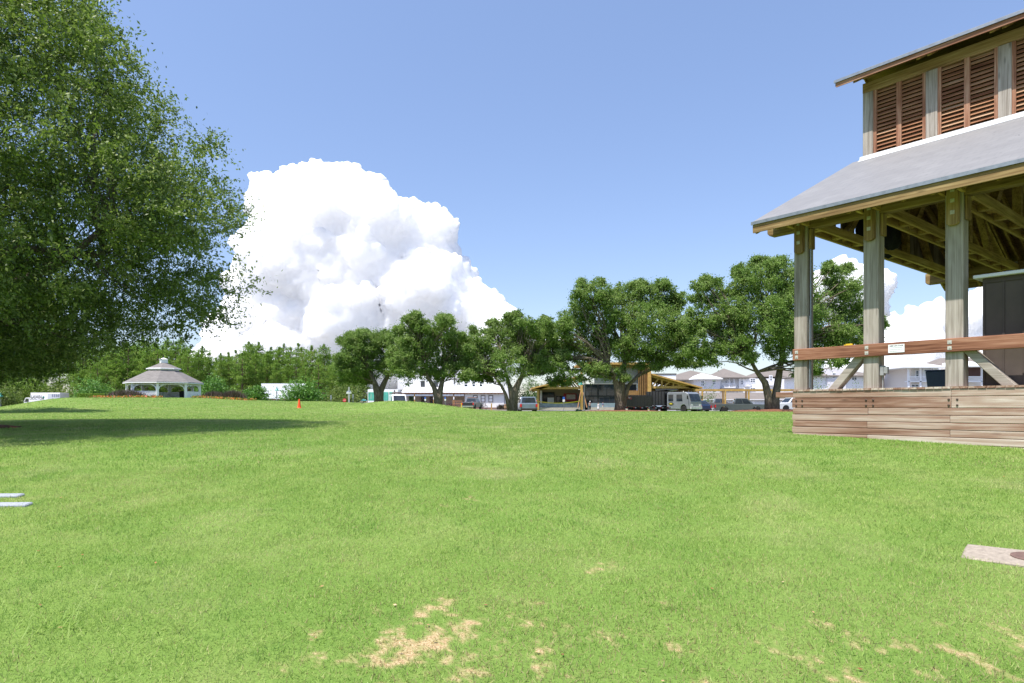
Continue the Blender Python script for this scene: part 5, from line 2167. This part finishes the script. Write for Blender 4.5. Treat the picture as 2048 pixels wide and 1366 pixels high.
m = MB()
m.box(-.86, -.40, -1.032, -1.022, .98, 1.06)
m.box(-.78, -.48, -1.032, -1.022, 1.08, 1.12)
m.build('badge_stripe', flat('badge_yellow', (.65, .55, .05), .5), cab_)
m = MB()
m.box(-4.6, 1.9, -.45, .45, .45, .62)
m.build('chassis', DARK, t)
m = MB()
m.box(-4.5, -1.55, -1.02, 1.02, .85, 2.5)
m.prism([(-3.0, 2.5), (-1.3, 2.62), (-1.3, 2.78), (-3.0, 2.78)], 'y', -1.02, 1.02)
m.build('dump_body', PK, t, bevel=.03)
m = MB()
for k in range(7):
    x_ = -4.4 + k * .45
    m.box(x_, x_ + .08, -1.075, -1.025, .85, 2.5)
m.build('body_ribs', PK, t)
m = MB()
m.box(cx1 - .02, cx1 + .10, -.98, .98, .42, .70)
m.build('front_bumper', flat('white_bumper', (.62, .62, .63), .4), t, bevel=.02)
for s in (-1, 1):
    m = MB()
    m.box(cx1 - .02, cx1 + .02, min(s * .55, s * .92), max(s * .55, s * .92), .78, .98)
    m.build('headlight', HEADL, t)
    m = MB()
    m.beam((1.75, s * 1.0, 1.9), (2.0, s * 1.25, 1.9), .04, .04)
    m.box(1.95, 2.0, min(s * 1.18, s * 1.36), max(s * 1.18, s * 1.36), 1.55, 1.95)
    m.build('mirror', DARK, t)
    wheel(t, 1.17, s * .85, .40, .26)
    wheel(t, -3.3, s * .82, .42, .40)

# dump trailer
x, z0 = onground(1276, 74)
t = thing('dump_trailer', 'black high sided dump trailer parked beside the broad oak', 'trailer', (x, 74, .72), math.radians(-2))
m = MB()
m.box(-1.42, 1.42, -1.0, 1.0, .72, 1.92)
m.build('box', PK, t, bevel=.03)
m = MB()
for k in range(8):
    x_ = -1.4 + k * .39
    m.box(x_, x_ + .07, -1.055, -1.005, .70, 1.93)
m.box(-1.46, 1.46, -1.06, -1.003, 1.93, 2.0)
m.build('ribs', PK, t)
m = MB()
m.box(-1.5, 3.4, -1.02, 1.02, .52, .70)
m.build('frame', DARK, t)
for k in range(6):
    m = MB()
    m.box(-.68 + k * .74, -.50 + k * .74, -1.035, -1.022, .55, .66)
    rp = m.build('reflector', REDL, t)
    m = MB()
    m.box(-.50 + k * .74 + .002, -.34 + k * .74, -1.035, -1.022, .55, .66)
    m.build('white_reflector', HEADL, rp)
m = MB()
m.box(-1.26, -.86, -1.068, -1.058, 1.55, 1.80)
pl_ = m.build('red_placard', flat('red_placard', (.55, .06, .07), .5), t)
m = MB()
m.box(-1.22, -.95, -1.074, -1.069, 1.68, 1.77)
m.box(-1.22, -1.0, -1.074, -1.069, 1.60, 1.64)
m.build('placard_marks', HEADL, pl_)
for k in (-.3, .55):
    for s in (-1, 1):
        wheel(t, k, s * .9, .36, .22)
m = MB()
m.lathe([(.07, -1.08), (.07, -1.02)], 12, (-1.35, 0, .6), axis='y')
m.build('tail_lamp', REDL, t)

# white service van behind the mound
x, z0 = onground(796, 100)
t = thing('white_van', 'white box van with a roof rack, its bonnet just above the grassy mound', 'van', (x, 100, .72), math.radians(-72))
PV = carpaint('white_van_paint', (.76, .76, .77), metal=0)
m = MB()
m.prism([(-3.0, .4), (-3.0, 2.55), (.7, 2.55), (.95, 2.45), (1.7, 1.45), (2.6, 1.22), (2.8, 1.0), (2.8, .4)], 'y', -1.05, 1.05)
bo = m.build('body', PV, t, bevel=.06)
m = MB()
q = [Vector((1.66, -.9, 1.52)), Vector((1.66, .9, 1.52)), Vector((1.03, .84, 2.36)), Vector((1.03, -.84, 2.36))]
m.add(q + [p + Vector((.03, 0, .02)) for p in q], [(0, 1, 2, 3), (7, 6, 5, 4), (0, 4, 5, 1), (1, 5, 6, 2), (2, 6, 7, 3), (3, 7, 4, 0)])
m.build('windscreen', CARGL, bo)
for s in (-1, 1):
    m = MB()
    m.prism([(.1, 1.5), (1.5, 1.5), (.95, 2.25), (.1, 2.25)], 'y', s * 1.052, s * 1.062)
    m.build('side_window', CARGL, bo)
    for fx in (-1.9, 1.9):
        wheel(t, fx, s * .92, .38)
m = MB()
for xx in (-2.4, -.9, .5):
    m.box(xx, xx + .06, -.95, .95, 2.70, 2.75)
for s in (-.9, .9):
    m.box(-2.6, .7, s - .03, s + .03, 2.75, 2.8)
    m.box(-2.4, -2.3, s - .03, s + .03, 2.551, 2.75)
    m.box(.4, .5, s - .03, s + .03, 2.551, 2.75)
m.box(-2.0, .3, -.6, .5, 2.80, 2.93)
m.build('roof_rack', flat('rack_brown', (.20, .15, .14), .6), t)
m = MB()
m.box(2.78, 2.90, -1.0, 1.0, .45, .72)
m.build('front_bumper', DARK, t)

# trailer with a painted side
Y = 104
t = thing('mural_trailer', 'white cargo trailer with a teal and dark abstract painted side behind the leftmost dark oak', 'trailer', (gx(765, Y), Y, .8))
tx = lambda px: gx(px, Y) - gx(765, Y)
tz = lambda py: (HZ - py) / F * Y + EYE - .8
m = MB()
m.box(tx(735.5), tx(796), 0, 2.4, .4, tz(779))
m.build('box', WHITE2, t, bevel=.03)
tn = NT('painted_side')
V = tn.tex('Object', (.9, 1, .6))
n1 = tn.noise(V, 1.0, 3, .5, .5)
tn.base(tn.ramp(n1, [(.30, (.05, .06, .05)), (.42, (.16, .15, .12)), (.47, (.05, .32, .24)), (.58, (.10, .42, .32)), (.66, (.55, .36, .33)), (.75, (.7, .68, .66))]))
tn.bsdf.inputs['Roughness'].default_value = .5
m = MB()
m.box(tx(736.5), tx(777), -.02, -.003, tz(801), tz(784.5))
m.build('painted_panel', tn.m, t)
m = MB()
m.box(tx(764), tx(776), -.035, -.022, tz(801), tz(784))
m.box(tx(778.5), tx(787), -.035, -.003, tz(801), tz(784))
m.build('teal_panel', flat('teal_panel', (.10, .42, .34), .5, var=.3, scale=2), t)
m = MB()
m.box(tx(788), tx(790), -.03, -.003, tz(803), tz(780))
m.build('door_seam', DARK, t)
for px in (750, 757):
    for s in (.3, 2.1):
        wheel(t, tx(px), s, .38)
m = MB()
m.lathe([(.25, 0), (.12, .35), (.05, .5)], 8, (tx(746), 1.2, tz(779)))
m.build('roof_vent', galv, t)

# white box truck at the far left
Y = 115
x0 = gx(86, Y)
t = thing('box_truck', 'white box truck with black lettering half hidden by the left grassy mound', 'truck', (x0, Y, .9), 0)
bx = lambda px: gx(px, Y) - x0
bz = lambda py: (HZ - py) / F * Y + EYE - .9
m = MB()
m.box(bx(61), bx(120), 0, 2.4, .5, bz(785.5))
m.build('box', WHITE2, t, bevel=.03)
m = MB()
m.prism([(bx(61) - .02, .4), (bx(61) - .02, bz(795)), (bx(49.5), bz(795.5)), (bx(46), bz(801)), (bx(44.5), .9), (bx(44.5), .4)], 'y', .15, 2.25)
c_ = m.build('cab', PV, t, bevel=.04)
m = MB()
m.prism([(bx(56), bz(803.5)), (bx(48.5), bz(803.5)), (bx(50.5), bz(797)), (bx(56), bz(797))], 'y', .12, .147)
m.build('side_window', CARGL, c_)
m = MB()
m.box(bx(95.5), bx(119.5), -.02, -.003, bz(803), bz(787.5))
m.build('grey_side_panel', flat('pale_panel', (.55, .57, .62), .5), t)
m = MB()
for p in (104, 108, 112, 116):
    m.box(bx(p), bx(p + 2.6), -.035, -.022, bz(794), bz(788.5))
m.build('louver_panels', flat('blue_grey_panel', (.22, .23, .33), .5), t)
text('LAWN', .62, t, (bx(73), -.012, bz(793.4)), (math.radians(90), 0, 0), BLACK, ext=.006)
text('DOCTOR', .58, t, (bx(73.5), -.012, bz(797.4)), (math.radians(90), 0, 0), BLACK, ext=.006)
m = MB()
m.lathe([(.17, -.012), (.17, -.004)], 12, (bx(87), 0, bz(794.3)), axis='y')
m.box(bx(86.0), bx(88.2), -.012, -.004, bz(797.5), bz(794.9))
m.build('green_mark', flat('green_mark', (.02, .25, .19), .5), t)
for px in (54, 104):
    wheel(t, bx(px), .2, .45)
    wheel(t, bx(px), 2.2, .45)

# ------------------------------------------------------------------ small things
def cone():
    x, y = gx(598.5, 58), 58.0
    t = thing('traffic_cone', 'orange traffic cone standing alone on the lawn', 'traffic cone', (x, y, g1(x, y)))
    m = MB()
    m.lathe([(.17, .03), (.155, .06), (.05, .78), (.035, .79)], 18)
    m.build('cone_body', flat('cone_orange', (.85, .085, .015), .55, var=.06), t)
    m = MB()
    m.box(-.2, .2, -.2, .2, 0, .032)
    m.build('cone_base', flat('cone_orange', (.85, .085, .015)), t, bevel=.01)


cone()
TEAL = flat('teal_lamp', (.02, .22, .19), .4)
GREYP = flat('grey_pole', (.22, .23, .24), .5, .3)


def lamp(px, Y, py_top, label, side=-1, z=None, dx=None):
    x = gx(px, Y)
    z = g1(x, Y) if z is None else z
    h = (HZ - py_top) / F * Y + EYE - z
    t = thing('street_lamp', label, 'street lamp', (x, Y, z))
    m = MB()
    m.tube([(0, 0, -.2), (0, 0, h)], [.075, .055], 10)
    m.lathe([(.13, 0), (.13, .25), (.08, .3)], 10)
    m.build('pole', GREYP, t)
    a = dx if dx is not None else .42
    m = MB()
    m.tube([(0, 0, h - .35), (side * a * .3, 0, h + .05), (side * a * .8, 0, h + .1), (side * a, 0, h - .1)], .025, 6)
    m.build('arm', TEAL, t)
    m = MB()
    m.lathe([(.07, .0), (.10, -.18), (.30, -.46), (.31, -.50)], 14, (side * a, 0, h - .05))
    m.build('lamp_shade', TEAL, t)
    return t


lamp(1168.5, 76, 760, 'teal shaded lamp post with a dark pole near the timber props', -1)
lamp(553.5, 98, 774, 'small teal shaded lamp post in front of the ribbed shed roof', 1, dx=.02)
lamp(383, 99, 766, 'teal shaded lamp post seen through the right side of the gazebo', 1, dx=.02)
lamp(1.5, 104, 786, 'grey lamp post at the far left edge before the dark bush', 1, dx=.02)

SIGNB = flat('sign_blue', (.03, .13, .50), .5)


def postsign(px, Y, py_t, py_b, wpx, label, mats, grp=None, back=False):
    x = gx(px, Y)
    z = g1(x, Y)
    k = Y / F
    zt, zb = [(HZ - p) * k + EYE - z for p in (py_t, py_b)]
    t = thing('parking_sign', label, 'sign', (x, Y, z), group=grp)
    m = MB()
    m.box(-.03, .03, .0, .05, -.1, zt)
    m.build('pole', galv, t)
    n = len(mats)
    w_ = wpx * k / 2
    for i, mt in enumerate(mats):
        a, c = zt - (zt - zb) * i / n, zt - (zt - zb) * (i + 1) / n
        m = MB()
        m.box(-w_, w_, -.02, -.004, c + .01, a)
        m.build('sign_plate', mt, t, bevel=.005)
    return t


postsign(1127.5, 79, 794, 804, 4.6, 'blue and white parking sign in the grass before the timber restaurant', [SIGNB, HEADL])
postsign(1069, 77, 794, 803, 3.2, 'blue and white parking sign right behind the silver blue pickup', [SIGNB, HEADL])
postsign(850.5, 100, 794.5, 801.5, 3.2, 'blue and white parking sign left of the pale forked oak', [SIGNB, HEADL])
postsign(890.5, 100, 794.5, 801.5, 3.2, 'blue and white parking sign right of the pale forked oak', [SIGNB, HEADL])
postsign(662, 94, 790.5, 799, 3.4, 'grey sign plate seen from behind, nearest the left blue car', [galv])
postsign(706, 94, 788.5, 797, 3.4, 'grey sign plate seen from behind, right of the tall street name post', [galv])
# stop sign seen at an angle
Y = 96
x = gx(689, Y)
z = g1(x, Y)
t = thing('stop_sign', 'red octagonal stop sign beyond the lawn crest', 'sign', (x, Y, z))
zc = (HZ - 800.5) / F * Y + EYE - z
m = MB()
m.box(-.03, .03, .0, .05, -.3, zc)
m.build('pole', galv, t)
m = MB()
m.lathe([(.27, -.02), (.27, -.005)], 8, (0, 0, zc), axis='y')
so = m.build('sign_plate', flat('sign_red', (.62, .04, .05), .5), t)
text('STOP', .17, t, (0, -.024, zc), (math.radians(90), 0, 0), HEADL, ext=.003)
# street name post
x = gx(698, 92)
z = g1(x, 92)
t = thing('street_name_post', 'tall grey post with crossed white street name blades', 'sign', (x, 92, z))
zt = (HZ - 774) / F * 92 + EYE - z
m = MB()
m.box(-.10, .10, -.10, .10, -.2, zt)
m.build('post', flat('grey_wood_post', (.34, .35, .33), .8), t)
m = MB()
m.box(-.34, .34, -.13, -.105, zt - .92, zt - .72)
m.build('name_blade', HEADL, t)
m = MB()
m.box(.105, .13, -.3, .3, zt - .70, zt - .5)
m.box(-.28, .3, -.13, -.105, zt - .68, zt - .56)
m.build('cross_blade', flat('pale_blue_sign', (.45, .48, .62), .5), t)

# yellow board by the store
x = gx(930, 103)
t = thing('yellow_board', 'yellow board with a white square and red marks beside the dark pickup', 'sign', (x, 103, .95), math.radians(-4))
m = MB()
m.box(-.62, .62, -.03, .03, .15, 1.1)
m.build('board', flat('bright_yellow', (.75, .62, .02), .5), t)
m = MB()
m.box(-.32, .36, -.045, -.032, .28, .98)
w0 = m.build('white_square', HEADL, t)
m = MB()
for (a, c) in ((-.2, .72), (-.15, .38), (.12, .55)):
    m.box(a, a + .12, -.055, -.047, c, c + .16)
m.build('red_marks', REDL, w0)

# bicycles
def bicycle(x, y, z, rz, label):
    t = thing('bicycle', label, 'bicycle', (x, y, z), rz, 'bicycles parked along the store porch')
    for fx in (-.52, .52):
        m = MB()
        pts = [(fx + .33 * math.cos(a), 0, .34 + .33 * math.sin(a)) for a in [k * math.pi / 9 for k in range(19)]]
        m.tube(pts, .028, 6)
        for k in range(6):
            a = k * math.pi / 6
            m.tube([(fx + .32 * math.cos(a), 0, .34 + .32 * math.sin(a)), (fx - .32 * math.cos(a), 0, .34 - .32 * math.sin(a))], .005, 3)
        m.build('wheel', TYRE, t)
    m = MB()
    for a, c in (((-.52, 0, .34), (-.08, 0, .34)), ((-.08, 0, .34), (-.2, 0, .88)), ((-.08, 0, .34), (.36, 0, .82)), ((-.18, 0, .78), (.36, 0, .85)), ((-.52, 0, .34), (-.18, 0, .78)), ((.52, 0, .34), (.34, 0, .95))):
        m.tube([a, c], .025, 6)
    m.build('frame', flat('dark_red_frame', (.14, .035, .04), .4), t)
    m = MB()
    m.tube([(.34, -.26, 1.02), (.34, 0, .97), (.34, .26, 1.02)], .018, 6)
    m.build('handlebar', DARK, t)
    m = MB()
    m.prism([(-.33, .9), (-.05, .9), (-.08, .95), (-.33, .96)], 'y', -.08, .08)
    m.build('saddle', BLACK, t)
    return t


bk = bicycle(gx(846, 110), 110, 1.02, .35, 'dark red bicycle in the row parked along the white store porch')
for (px, yy, a) in ((853, 111, -.5), (858, 110.2, .9), (864, 111, .2), (886, 110.5, .6), (896, 110, -.3), (900, 111.2, .8), (906, 110.4, .1), (968, 107, .9)):
    dup(bk, (gx(px, yy), yy, 1.02), a)

# planters beside the white store
for (px, lab) in ((1000, 'purple leaved planter plant in front of the white store corner'), (1007, 'smaller purple leaved plant right beside the wooden barrel at the store corner')):
    shrub('planter_plant', lab, 'plant', px, 819, 108, 12, 9, PURPLE, .06, 20, 30, spiky=True, z0=1.0)
t = thing('barrel', 'brown wooden barrel at the corner of the white store', 'barrel', (gx(1012, 106), 106, .98))
m = MB()
m.lathe([(.26, 0), (.33, .25), (.34, .45), (.32, .65), (.26, .9), (.22, .89)], 16)
m.build('staves', flat('barrel_wood', (.30, .18, .10), .8, var=.25), t)
m = MB()
for z in (.2, .7):
    m.lathe([(.345, z), (.345, z + .05)], 16)
m.build('hoops', DARK, t)
t = thing('wooden_bollard', 'short wooden bollard in front of the brown framed windows', 'bollard', (gx(983, 110), 110, 1.0))
m = MB()
m.box(-.1, .1, -.1, .1, -.2, .95)
m.add([(-.1, -.1, .951), (.1, -.1, .951), (.1, .1, .951), (-.1, .1, .951), (0, 0, 1.03)], [(3, 2, 1, 0), (0, 1, 4), (1, 2, 4), (2, 3, 4), (3, 0, 4)])
m.build('post', YTIM, t)

# teal sunshades beyond the mound
def sunshade(px, Y, py_t, py_b, wpx, label, mat, closed=False):
    k = Y / F
    x = gx(px, Y)
    z = .9
    zt, zb = [(HZ - p) * k + EYE - z for p in (py_t, py_b)]
    t = thing('parasol', label, 'parasol', (x, Y, z))
    m = MB()
    m.tube([(0, 0, 0), (0, 0, zt)], .03, 6)
    m.build('pole', galv, t)
    m = MB()
    r = wpx * k / 2
    if closed:
        m.lathe([(r * .8, zb), (r, zb + .3), (.04, zt)], 8)
    else:
        m.lathe([(r, zb), (r * .5, zb + (zt - zb) * .6), (.02, zt), (r * .5, zb + (zt - zb) * .55), (r * .98, zb - .02)], 8)
    m.build('canopy', mat, t)


TEALC = flat('teal_canvas', (.10, .42, .46), .8)
sunshade(728, 112, 797.5, 801.8, 15, 'open teal parasol left of the mural trailer', TEALC)
sunshade(718, 112, 797, 803, 3, 'folded teal parasol left of the open one', flat('dark_teal_canvas', (.02, .17, .21), .8), True)

# caution tape between the pickup and the timber post
t = thing('caution_tape', 'sagging yellow caution tape strung from the pickup to the timber post', 'tape', (gx(1072, 84), 84, 0))
pts = []
for i in range(21):
    f = i / 20
    p = at(1072, 802.5, 84).lerp(at(1161, 802, 97), f)
    p.z -= .28 * math.sin(f * math.pi)
    pts.append(p - t.location)
m = MB()
for i in range(20):
    m.beam(pts[i], pts[i + 1], .012, .12)
m.build('ribbon', flat('tape_yellow', (.70, .58, .02), .4), t)
t = thing('orange_marker', 'orange cap on a short post at the end of the caution tape', 'marker', (gx(1072, 84), 84, .85))
m = MB()
m.box(-.03, .03, -.03, .03, -.1, 1.15)
m.build('post', galv, t)
m = MB()
m.lathe([(.12, 1.15), (.14, 1.3), (.1, 1.42), (.03, 1.45)], 12)
m.build('cap', flat('cone_orange', (.85, .085, .015)), t)
shrub('flower_clump', 'small clump of blue green leaves in the grass by the lamp post', 'plant', 1158, 823, 72, 12, 6, flatleaf := leafmat('blue_green_leaf', [(0, (.03, .16, .11)), (1, (.12, .34, .24))]), .12, 16, 24, stems=False)


# ------------------------------------------------------------------ people
SKIN = flat('skin', (.50, .30, .21), .6, var=.06)


def skinned(name, joints, edges, radii, mat, parent, root=0, sub=1):
    me = bpy.data.meshes.new(name)
    me.from_pydata(joints, edges, [])
    me.materials.append(mat)
    o = bpy.data.objects.new(name, me)
    COL.objects.link(o)
    o.parent = parent
    m = o.modifiers.new('skin', 'SKIN')
    m.use_smooth_shade = True
    sv = me.skin_vertices[0].data
    for i, r in enumerate(radii):
        r = r if isinstance(r, tuple) else (r, r)
        sv[i].radius = r
        sv[i].use_root = i == root
    s = o.modifiers.new('sub', 'SUBSURF')
    s.levels = s.render_levels = sub
    return o


def person(label, loc, rz, scale, top, bottom, hair, hair_long=.0, arms=((.26, .05, .98), (-.26, .05, .98)), dress=False, legs=((.10, .02), (-.10, -.06)), hat=None):
    """figure of unit height 1.70 facing -y"""
    t = thing('person', label, 'person', loc, rz)
    t.scale = (scale,) * 3
    J = [(0, 0, .95), (0, .01, 1.15), (0, 0, 1.36), (0, -.005, 1.46), (0, -.02, 1.52), (0, -.03, 1.60), (0, -.015, 1.69)]
    R = [(.15, .11), (.13, .095), (.15, .10), (.055, .055), (.06, .065), (.078, .095), (.055, .065)]
    E = [(0, 1), (1, 2), (2, 3), (3, 4), (4, 5), (5, 6)]
    A = []
    for s, hand in ((1, arms[0]), (-1, arms[1])):
        n = len(J)
        hand = Vector(hand)
        sh = Vector((s * .185, 0, 1.37))
        el = sh.lerp(hand, .52) + Vector((s * .05, .05, -.03))
        J += [tuple(sh), tuple(el), tuple(el.lerp(hand, .85)), tuple(hand)]
        R += [.058, .042, .03, .034]
        E += [(2, n), (n, n + 1), (n + 1, n + 2), (n + 2, n + 3)]
        A.append((sh, el))
        hd = (hand - el).normalized()
        for q in range(5):
            J += [tuple(hand + hd * (.085 if q < 4 else .04) + Vector((s * (.03 if q == 4 else 0), -.03 + .018 * q, -.01 * q)))]
            R += [.009]
            E += [(n + 3, len(J) - 1)]
    for s, (dx, dy) in ((1, legs[0]), (-1, legs[1])):
        n = len(J)
        J += [(s * .095, 0, .88), (dx, dy * .5 - .02, .48), (dx, dy + .03, .08), (dx, dy - .13, .035)]
        R += [.095, .062, .04, (.045, .03)]
        E += [(0, n), (n, n + 1), (n + 1, n + 2), (n + 2, n + 3)]
    skinned('body', J, E, R, SKIN, t)
    # face
    m = MB()
    m.tube([(0, -.118, 1.615), (0, -.145, 1.585), (0, -.12, 1.577)], [.008, .014, .008], 6)
    for s in (-1, 1):
        m.lathe([(.001, -.006), (.013, 0), (.001, .006)], 8, (s * .032, -.112, 1.622), r=.1)
        m.lathe([(.004, -.02), (.02, 0), (.004, .02)], 8, (s * .083, -.02, 1.60))
    m.box(-.026, .026, -.121, -.108, 1.548, 1.556)
    m.build('face_features', flat('face_dark', (.22, .10, .08), .6), t)
    # shirt and trousers
    S = [(0, .0, .93), (0, .01, 1.15), (0, 0, 1.36), (0, 0, 1.43)]
    SR = [(.168, .13), (.15, .115), (.168, .12), (.075, .075)]
    SE = [(0, 1), (1, 2), (2, 3)]
    for sh, el in A:
        n = len(S)
        S += [tuple(sh), tuple(sh.lerp(el, .75))]
        SR += [.078, .062]
        SE += [(2, n), (n, n + 1)]
    if dress:
        S += [(0, .01, .70), (0, .0, .38)]
        SR += [(.22, .19), (.29, .25)]
        SE += [(0, len(S) - 2), (len(S) - 2, len(S) - 1)]
    skinned('dress' if dress else 'shirt', S, SE, SR, top, t)
    if not dress:
        T = [(0, .0, .97), (0, 0, .90)]
        TR = [(.165, .125), (.17, .13)]
        TE = [(0, 1)]
        for s, (dx, dy) in ((1, legs[0]), (-1, legs[1])):
            n = len(T)
            T += [(s * .1, 0, .80), (dx, dy * .5 - .02, .48), (dx, dy + .03, .10)]
            TR += [.11, .08, .06]
            TE += [(1, n), (n, n + 1), (n + 1, n + 2)]
        skinned('trousers', T, TE, TR, bottom, t)
    H = [(0, .0, 1.70), (0, .045, 1.63), (0, .06, 1.56 - hair_long)]
    skinned('hair', H, [(0, 1), (1, 2)], [(.085, .10), (.09, .075), (.07, .045)], hair, t)
    if hat:
        m = MB()
        m.lathe([(.115, 1.68), (.11, 1.74), (.06, 1.79), (.005, 1.80)], 14, (0, -.01, 0))
        m.lathe([(.16, 1.675), (.155, 1.69)], 14, (0, -.05, 0))
        m.build('cap', hat, t)
    return t


HB = flat('brown_hair', (.09, .05, .03), .6)
HBL = flat('blond_hair', (.46, .28, .12), .6)
WCL = flat('white_cloth', (.72, .72, .73), .8)
BCL = flat('blue_cloth', (.02, .09, .42), .8)
DCL = flat('dark_cloth', (.035, .028, .035), .8)
CRC = flat('cream_cloth', (.55, .42, .33), .8)
JEAN = flat('jean_cloth', (.08, .12, .22), .8)
OCL = flat('orange_cloth', (.80, .18, .03), .7)
Y = 90
gzp = lambda px, py, Y: (HZ - py) / F * Y + EYE
person('person in pale top, dark trousers and white cap with one hand raised', (gx(1180, Y), Y, gzp(1180, 820.5, Y)), .5, .70, CRC, DCL, HB, 0, arms=((.22, -.16, 1.42), (-.24, -.05, 1.0)), hat=WCL)
person('person with long blond hair in a white dress', (gx(1196.5, Y), Y, gzp(1197, 822.5, Y)), -.9, .66, WCL, WCL, HBL, .18, dress=True)
person('person in a bright blue shirt and pale trousers next to the broad oak', (gx(1205.5, Y + .5), Y + .5, gzp(1205, 821, Y)), 1.2, .66, BCL, flat('pale_trousers', (.50, .46, .38), .8), HB, .02, arms=((.2, -.2, 1.1), (-.2, -.2, 1.1)))
person('person in an orange shirt and blue jeans beside the mural trailer', (gx(765, 102.5), 102.5, 1.0), 0, .96, OCL, JEAN, HB)

# ------------------------------------------------------------------ clouds, real billows far beyond everything
def cloudmat():
    t = NT('cloud_white')
    t.base((.80, .80, .805))
    t.set(Roughness=1.0)
    t.bsdf.inputs['Specular IOR Level'].default_value = 0

    t.bsdf.inputs['Subsurface Weight'].default_value = 1.0
    t.bsdf.inputs['Subsurface Radius'].default_value = (1, 1, 1)
    t.bsdf.inputs['Subsurface Scale'].default_value = 300.0
    return t.m


CLOUD = cloudmat()
_ico = {}


def ico(sub):
    if sub not in _ico:
        bm = bmesh.new()
        bmesh.ops.create_icosphere(bm, subdivisions=sub, radius=1)
        _ico[sub] = (np.array([v.co[:] for v in bm.verts]), np.array([[v.index for v in f.verts] for f in bm.faces]))
        bm.free()
    return _ico[sub]


def cloud(label, D, lobes, voxel, seed, kids=(34, 12), zflat=.8, amp=(1.0, 1.0)):
    """lobes: (px, py, r) in the photograph's pixels; spheres carrying smaller spheres, fused and roughened"""
    rg = np.random.default_rng(seed)
    k = D / F
    S = []
    for (px, py, r) in lobes:
        c = np.array(at(px, py, D + rg.uniform(-.4, .4) * r * k))
        S.append((c, r * k))
    lev = S
    allS = list(S)
    for n, sc in ((kids[0], .29), (kids[1], .34)):
        nx = []
        for (c, r) in lev:
            v = unit(rg.normal(0, 1, (n, 3)) + np.array([0, -.55, .18]))
            for q in v:
                rr = r * sc * rg.uniform(.45, 1.15)
                nx.append((c + q * (r * rg.uniform(.78, .98)), rr))
        allS += nx
        lev = nx if n == kids[0] else []
    V = []
    Fc = []
    o = 0
    for (c, r) in allS:
        if r < voxel * .9:
            continue
        v, f = ico(2 if r > voxel * 6 else 1)
        V.append(v * r * np.array([1, 1, .94]) + c)
        Fc.append(f + o)
        o += len(v)
    me = bpy.data.meshes.new('cumulus_cloud')
    me.from_pydata(np.concatenate(V).tolist(), [], np.concatenate(Fc).tolist())
    me.materials.append(CLOUD)
    ob = bpy.data.objects.new('cumulus_cloud', me)
    COL.objects.link(ob)
    m = ob.modifiers.new('fuse', 'REMESH')
    m.mode = 'VOXEL'
    m.voxel_size = voxel
    m.use_smooth_shade = True
    # keep the outer skin only
    dg = bpy.context.evaluated_depsgraph_get()
    m2 = bpy.data.meshes.new_from_object(ob.evaluated_get(dg))
    nv = len(m2.vertices)
    ed = np.empty(len(m2.edges) * 2, np.int32)
    m2.edges.foreach_get('vertices', ed)
    ed = ed.reshape(-1, 2)
    lab = np.arange(nv)
    for it in range(400):
        a = np.minimum(lab[ed[:, 0]], lab[ed[:, 1]])
        old = lab.copy()
        np.minimum.at(lab, ed[:, 0], a)
        np.minimum.at(lab, ed[:, 1], a)
        lab = lab[lab]
        if (lab == old).all():
            break
    big = np.bincount(lab).argmax()
    bm = bmesh.new()
    bm.from_mesh(m2)
    bm.verts.ensure_lookup_table()
    bad = np.nonzero(lab != big)[0]
    bmesh.ops.delete(bm, geom=[bm.verts[int(i)] for i in bad], context='VERTS')
    bm.to_mesh(m2)
    bm.free()
    ob.modifiers.clear()
    old_me = ob.data
    ob.data = m2
    m2.name = 'cumulus_cloud'
    bpy.data.meshes.remove(old_me)
    s = ob.modifiers.new('soften', 'SMOOTH')
    s.iterations = 4
    for i, (sz, st_) in enumerate(((voxel * 14, voxel * 5.0 * amp[0]), (voxel * 5, voxel * 2.4 * amp[1]), (voxel * 2.2, voxel * .8 * amp[1]))):
        tx = bpy.data.textures.new('billow', 'CLOUDS')
        tx.noise_scale = sz
        tx.noise_depth = 2
        tx.cloud_type = 'GRAYSCALE'
        d = ob.modifiers.new('billow', 'DISPLACE')
        d.texture = tx
        d.texture_coords = 'GLOBAL'
        d.strength = st_
        d.mid_level = .5
    tag(ob, label, None, kind='stuff')
    return ob


cloud('towering white cumulus cloud behind the trees in the middle of the sky', 3200, [
    (545, 395, 50), (590, 372, 42), (640, 370, 46), (692, 372, 46), (735, 400, 48), (585, 440, 78), (660, 440, 85), (745, 450, 70), (795, 440, 44), (845, 446, 44), (880, 462, 40),
    (520, 412, 28), (512, 470, 30), (820, 510, 80), (880, 520, 46), (905, 560, 52), (560, 530, 90), (650, 540, 100), (740, 550, 100), (840, 600, 90), (935, 600, 46), (960, 640, 54), (985, 612, 30), (1010, 640, 32),
    (530, 620, 80), (600, 640, 95), (700, 650, 100), (800, 670, 90), (900, 670, 80), (990, 680, 60), (480, 690, 70), (560, 720, 80), (660, 730, 80), (430, 740, 60), (1035, 655, 18), (1060, 690, 40), (1100, 700, 40), (760, 740, 70), (860, 740, 70), (960, 740, 60)],
    8.0, 5)
cloud('small bright cloud between the first two stage posts', 3600, [(1680, 548, 34), (1650, 560, 30), (1712, 560, 34), (1750, 575, 36), (1670, 590, 46), (1730, 600, 44), (1625, 585, 26)], 9, 6)
cloud('low bank of cloud seen under the stage roof', 4200, [(1830, 650, 36), (1790, 664, 34), (1870, 640, 40), (1920, 640, 40), (1970, 620, 44), (1780, 700, 44), (1850, 700, 50), (1930, 700, 55), (2010, 680, 70), (1760, 735, 50), (1850, 745, 60), (1950, 750, 60), (1700, 740, 44)], 12, 7, amp=(.7, .7))
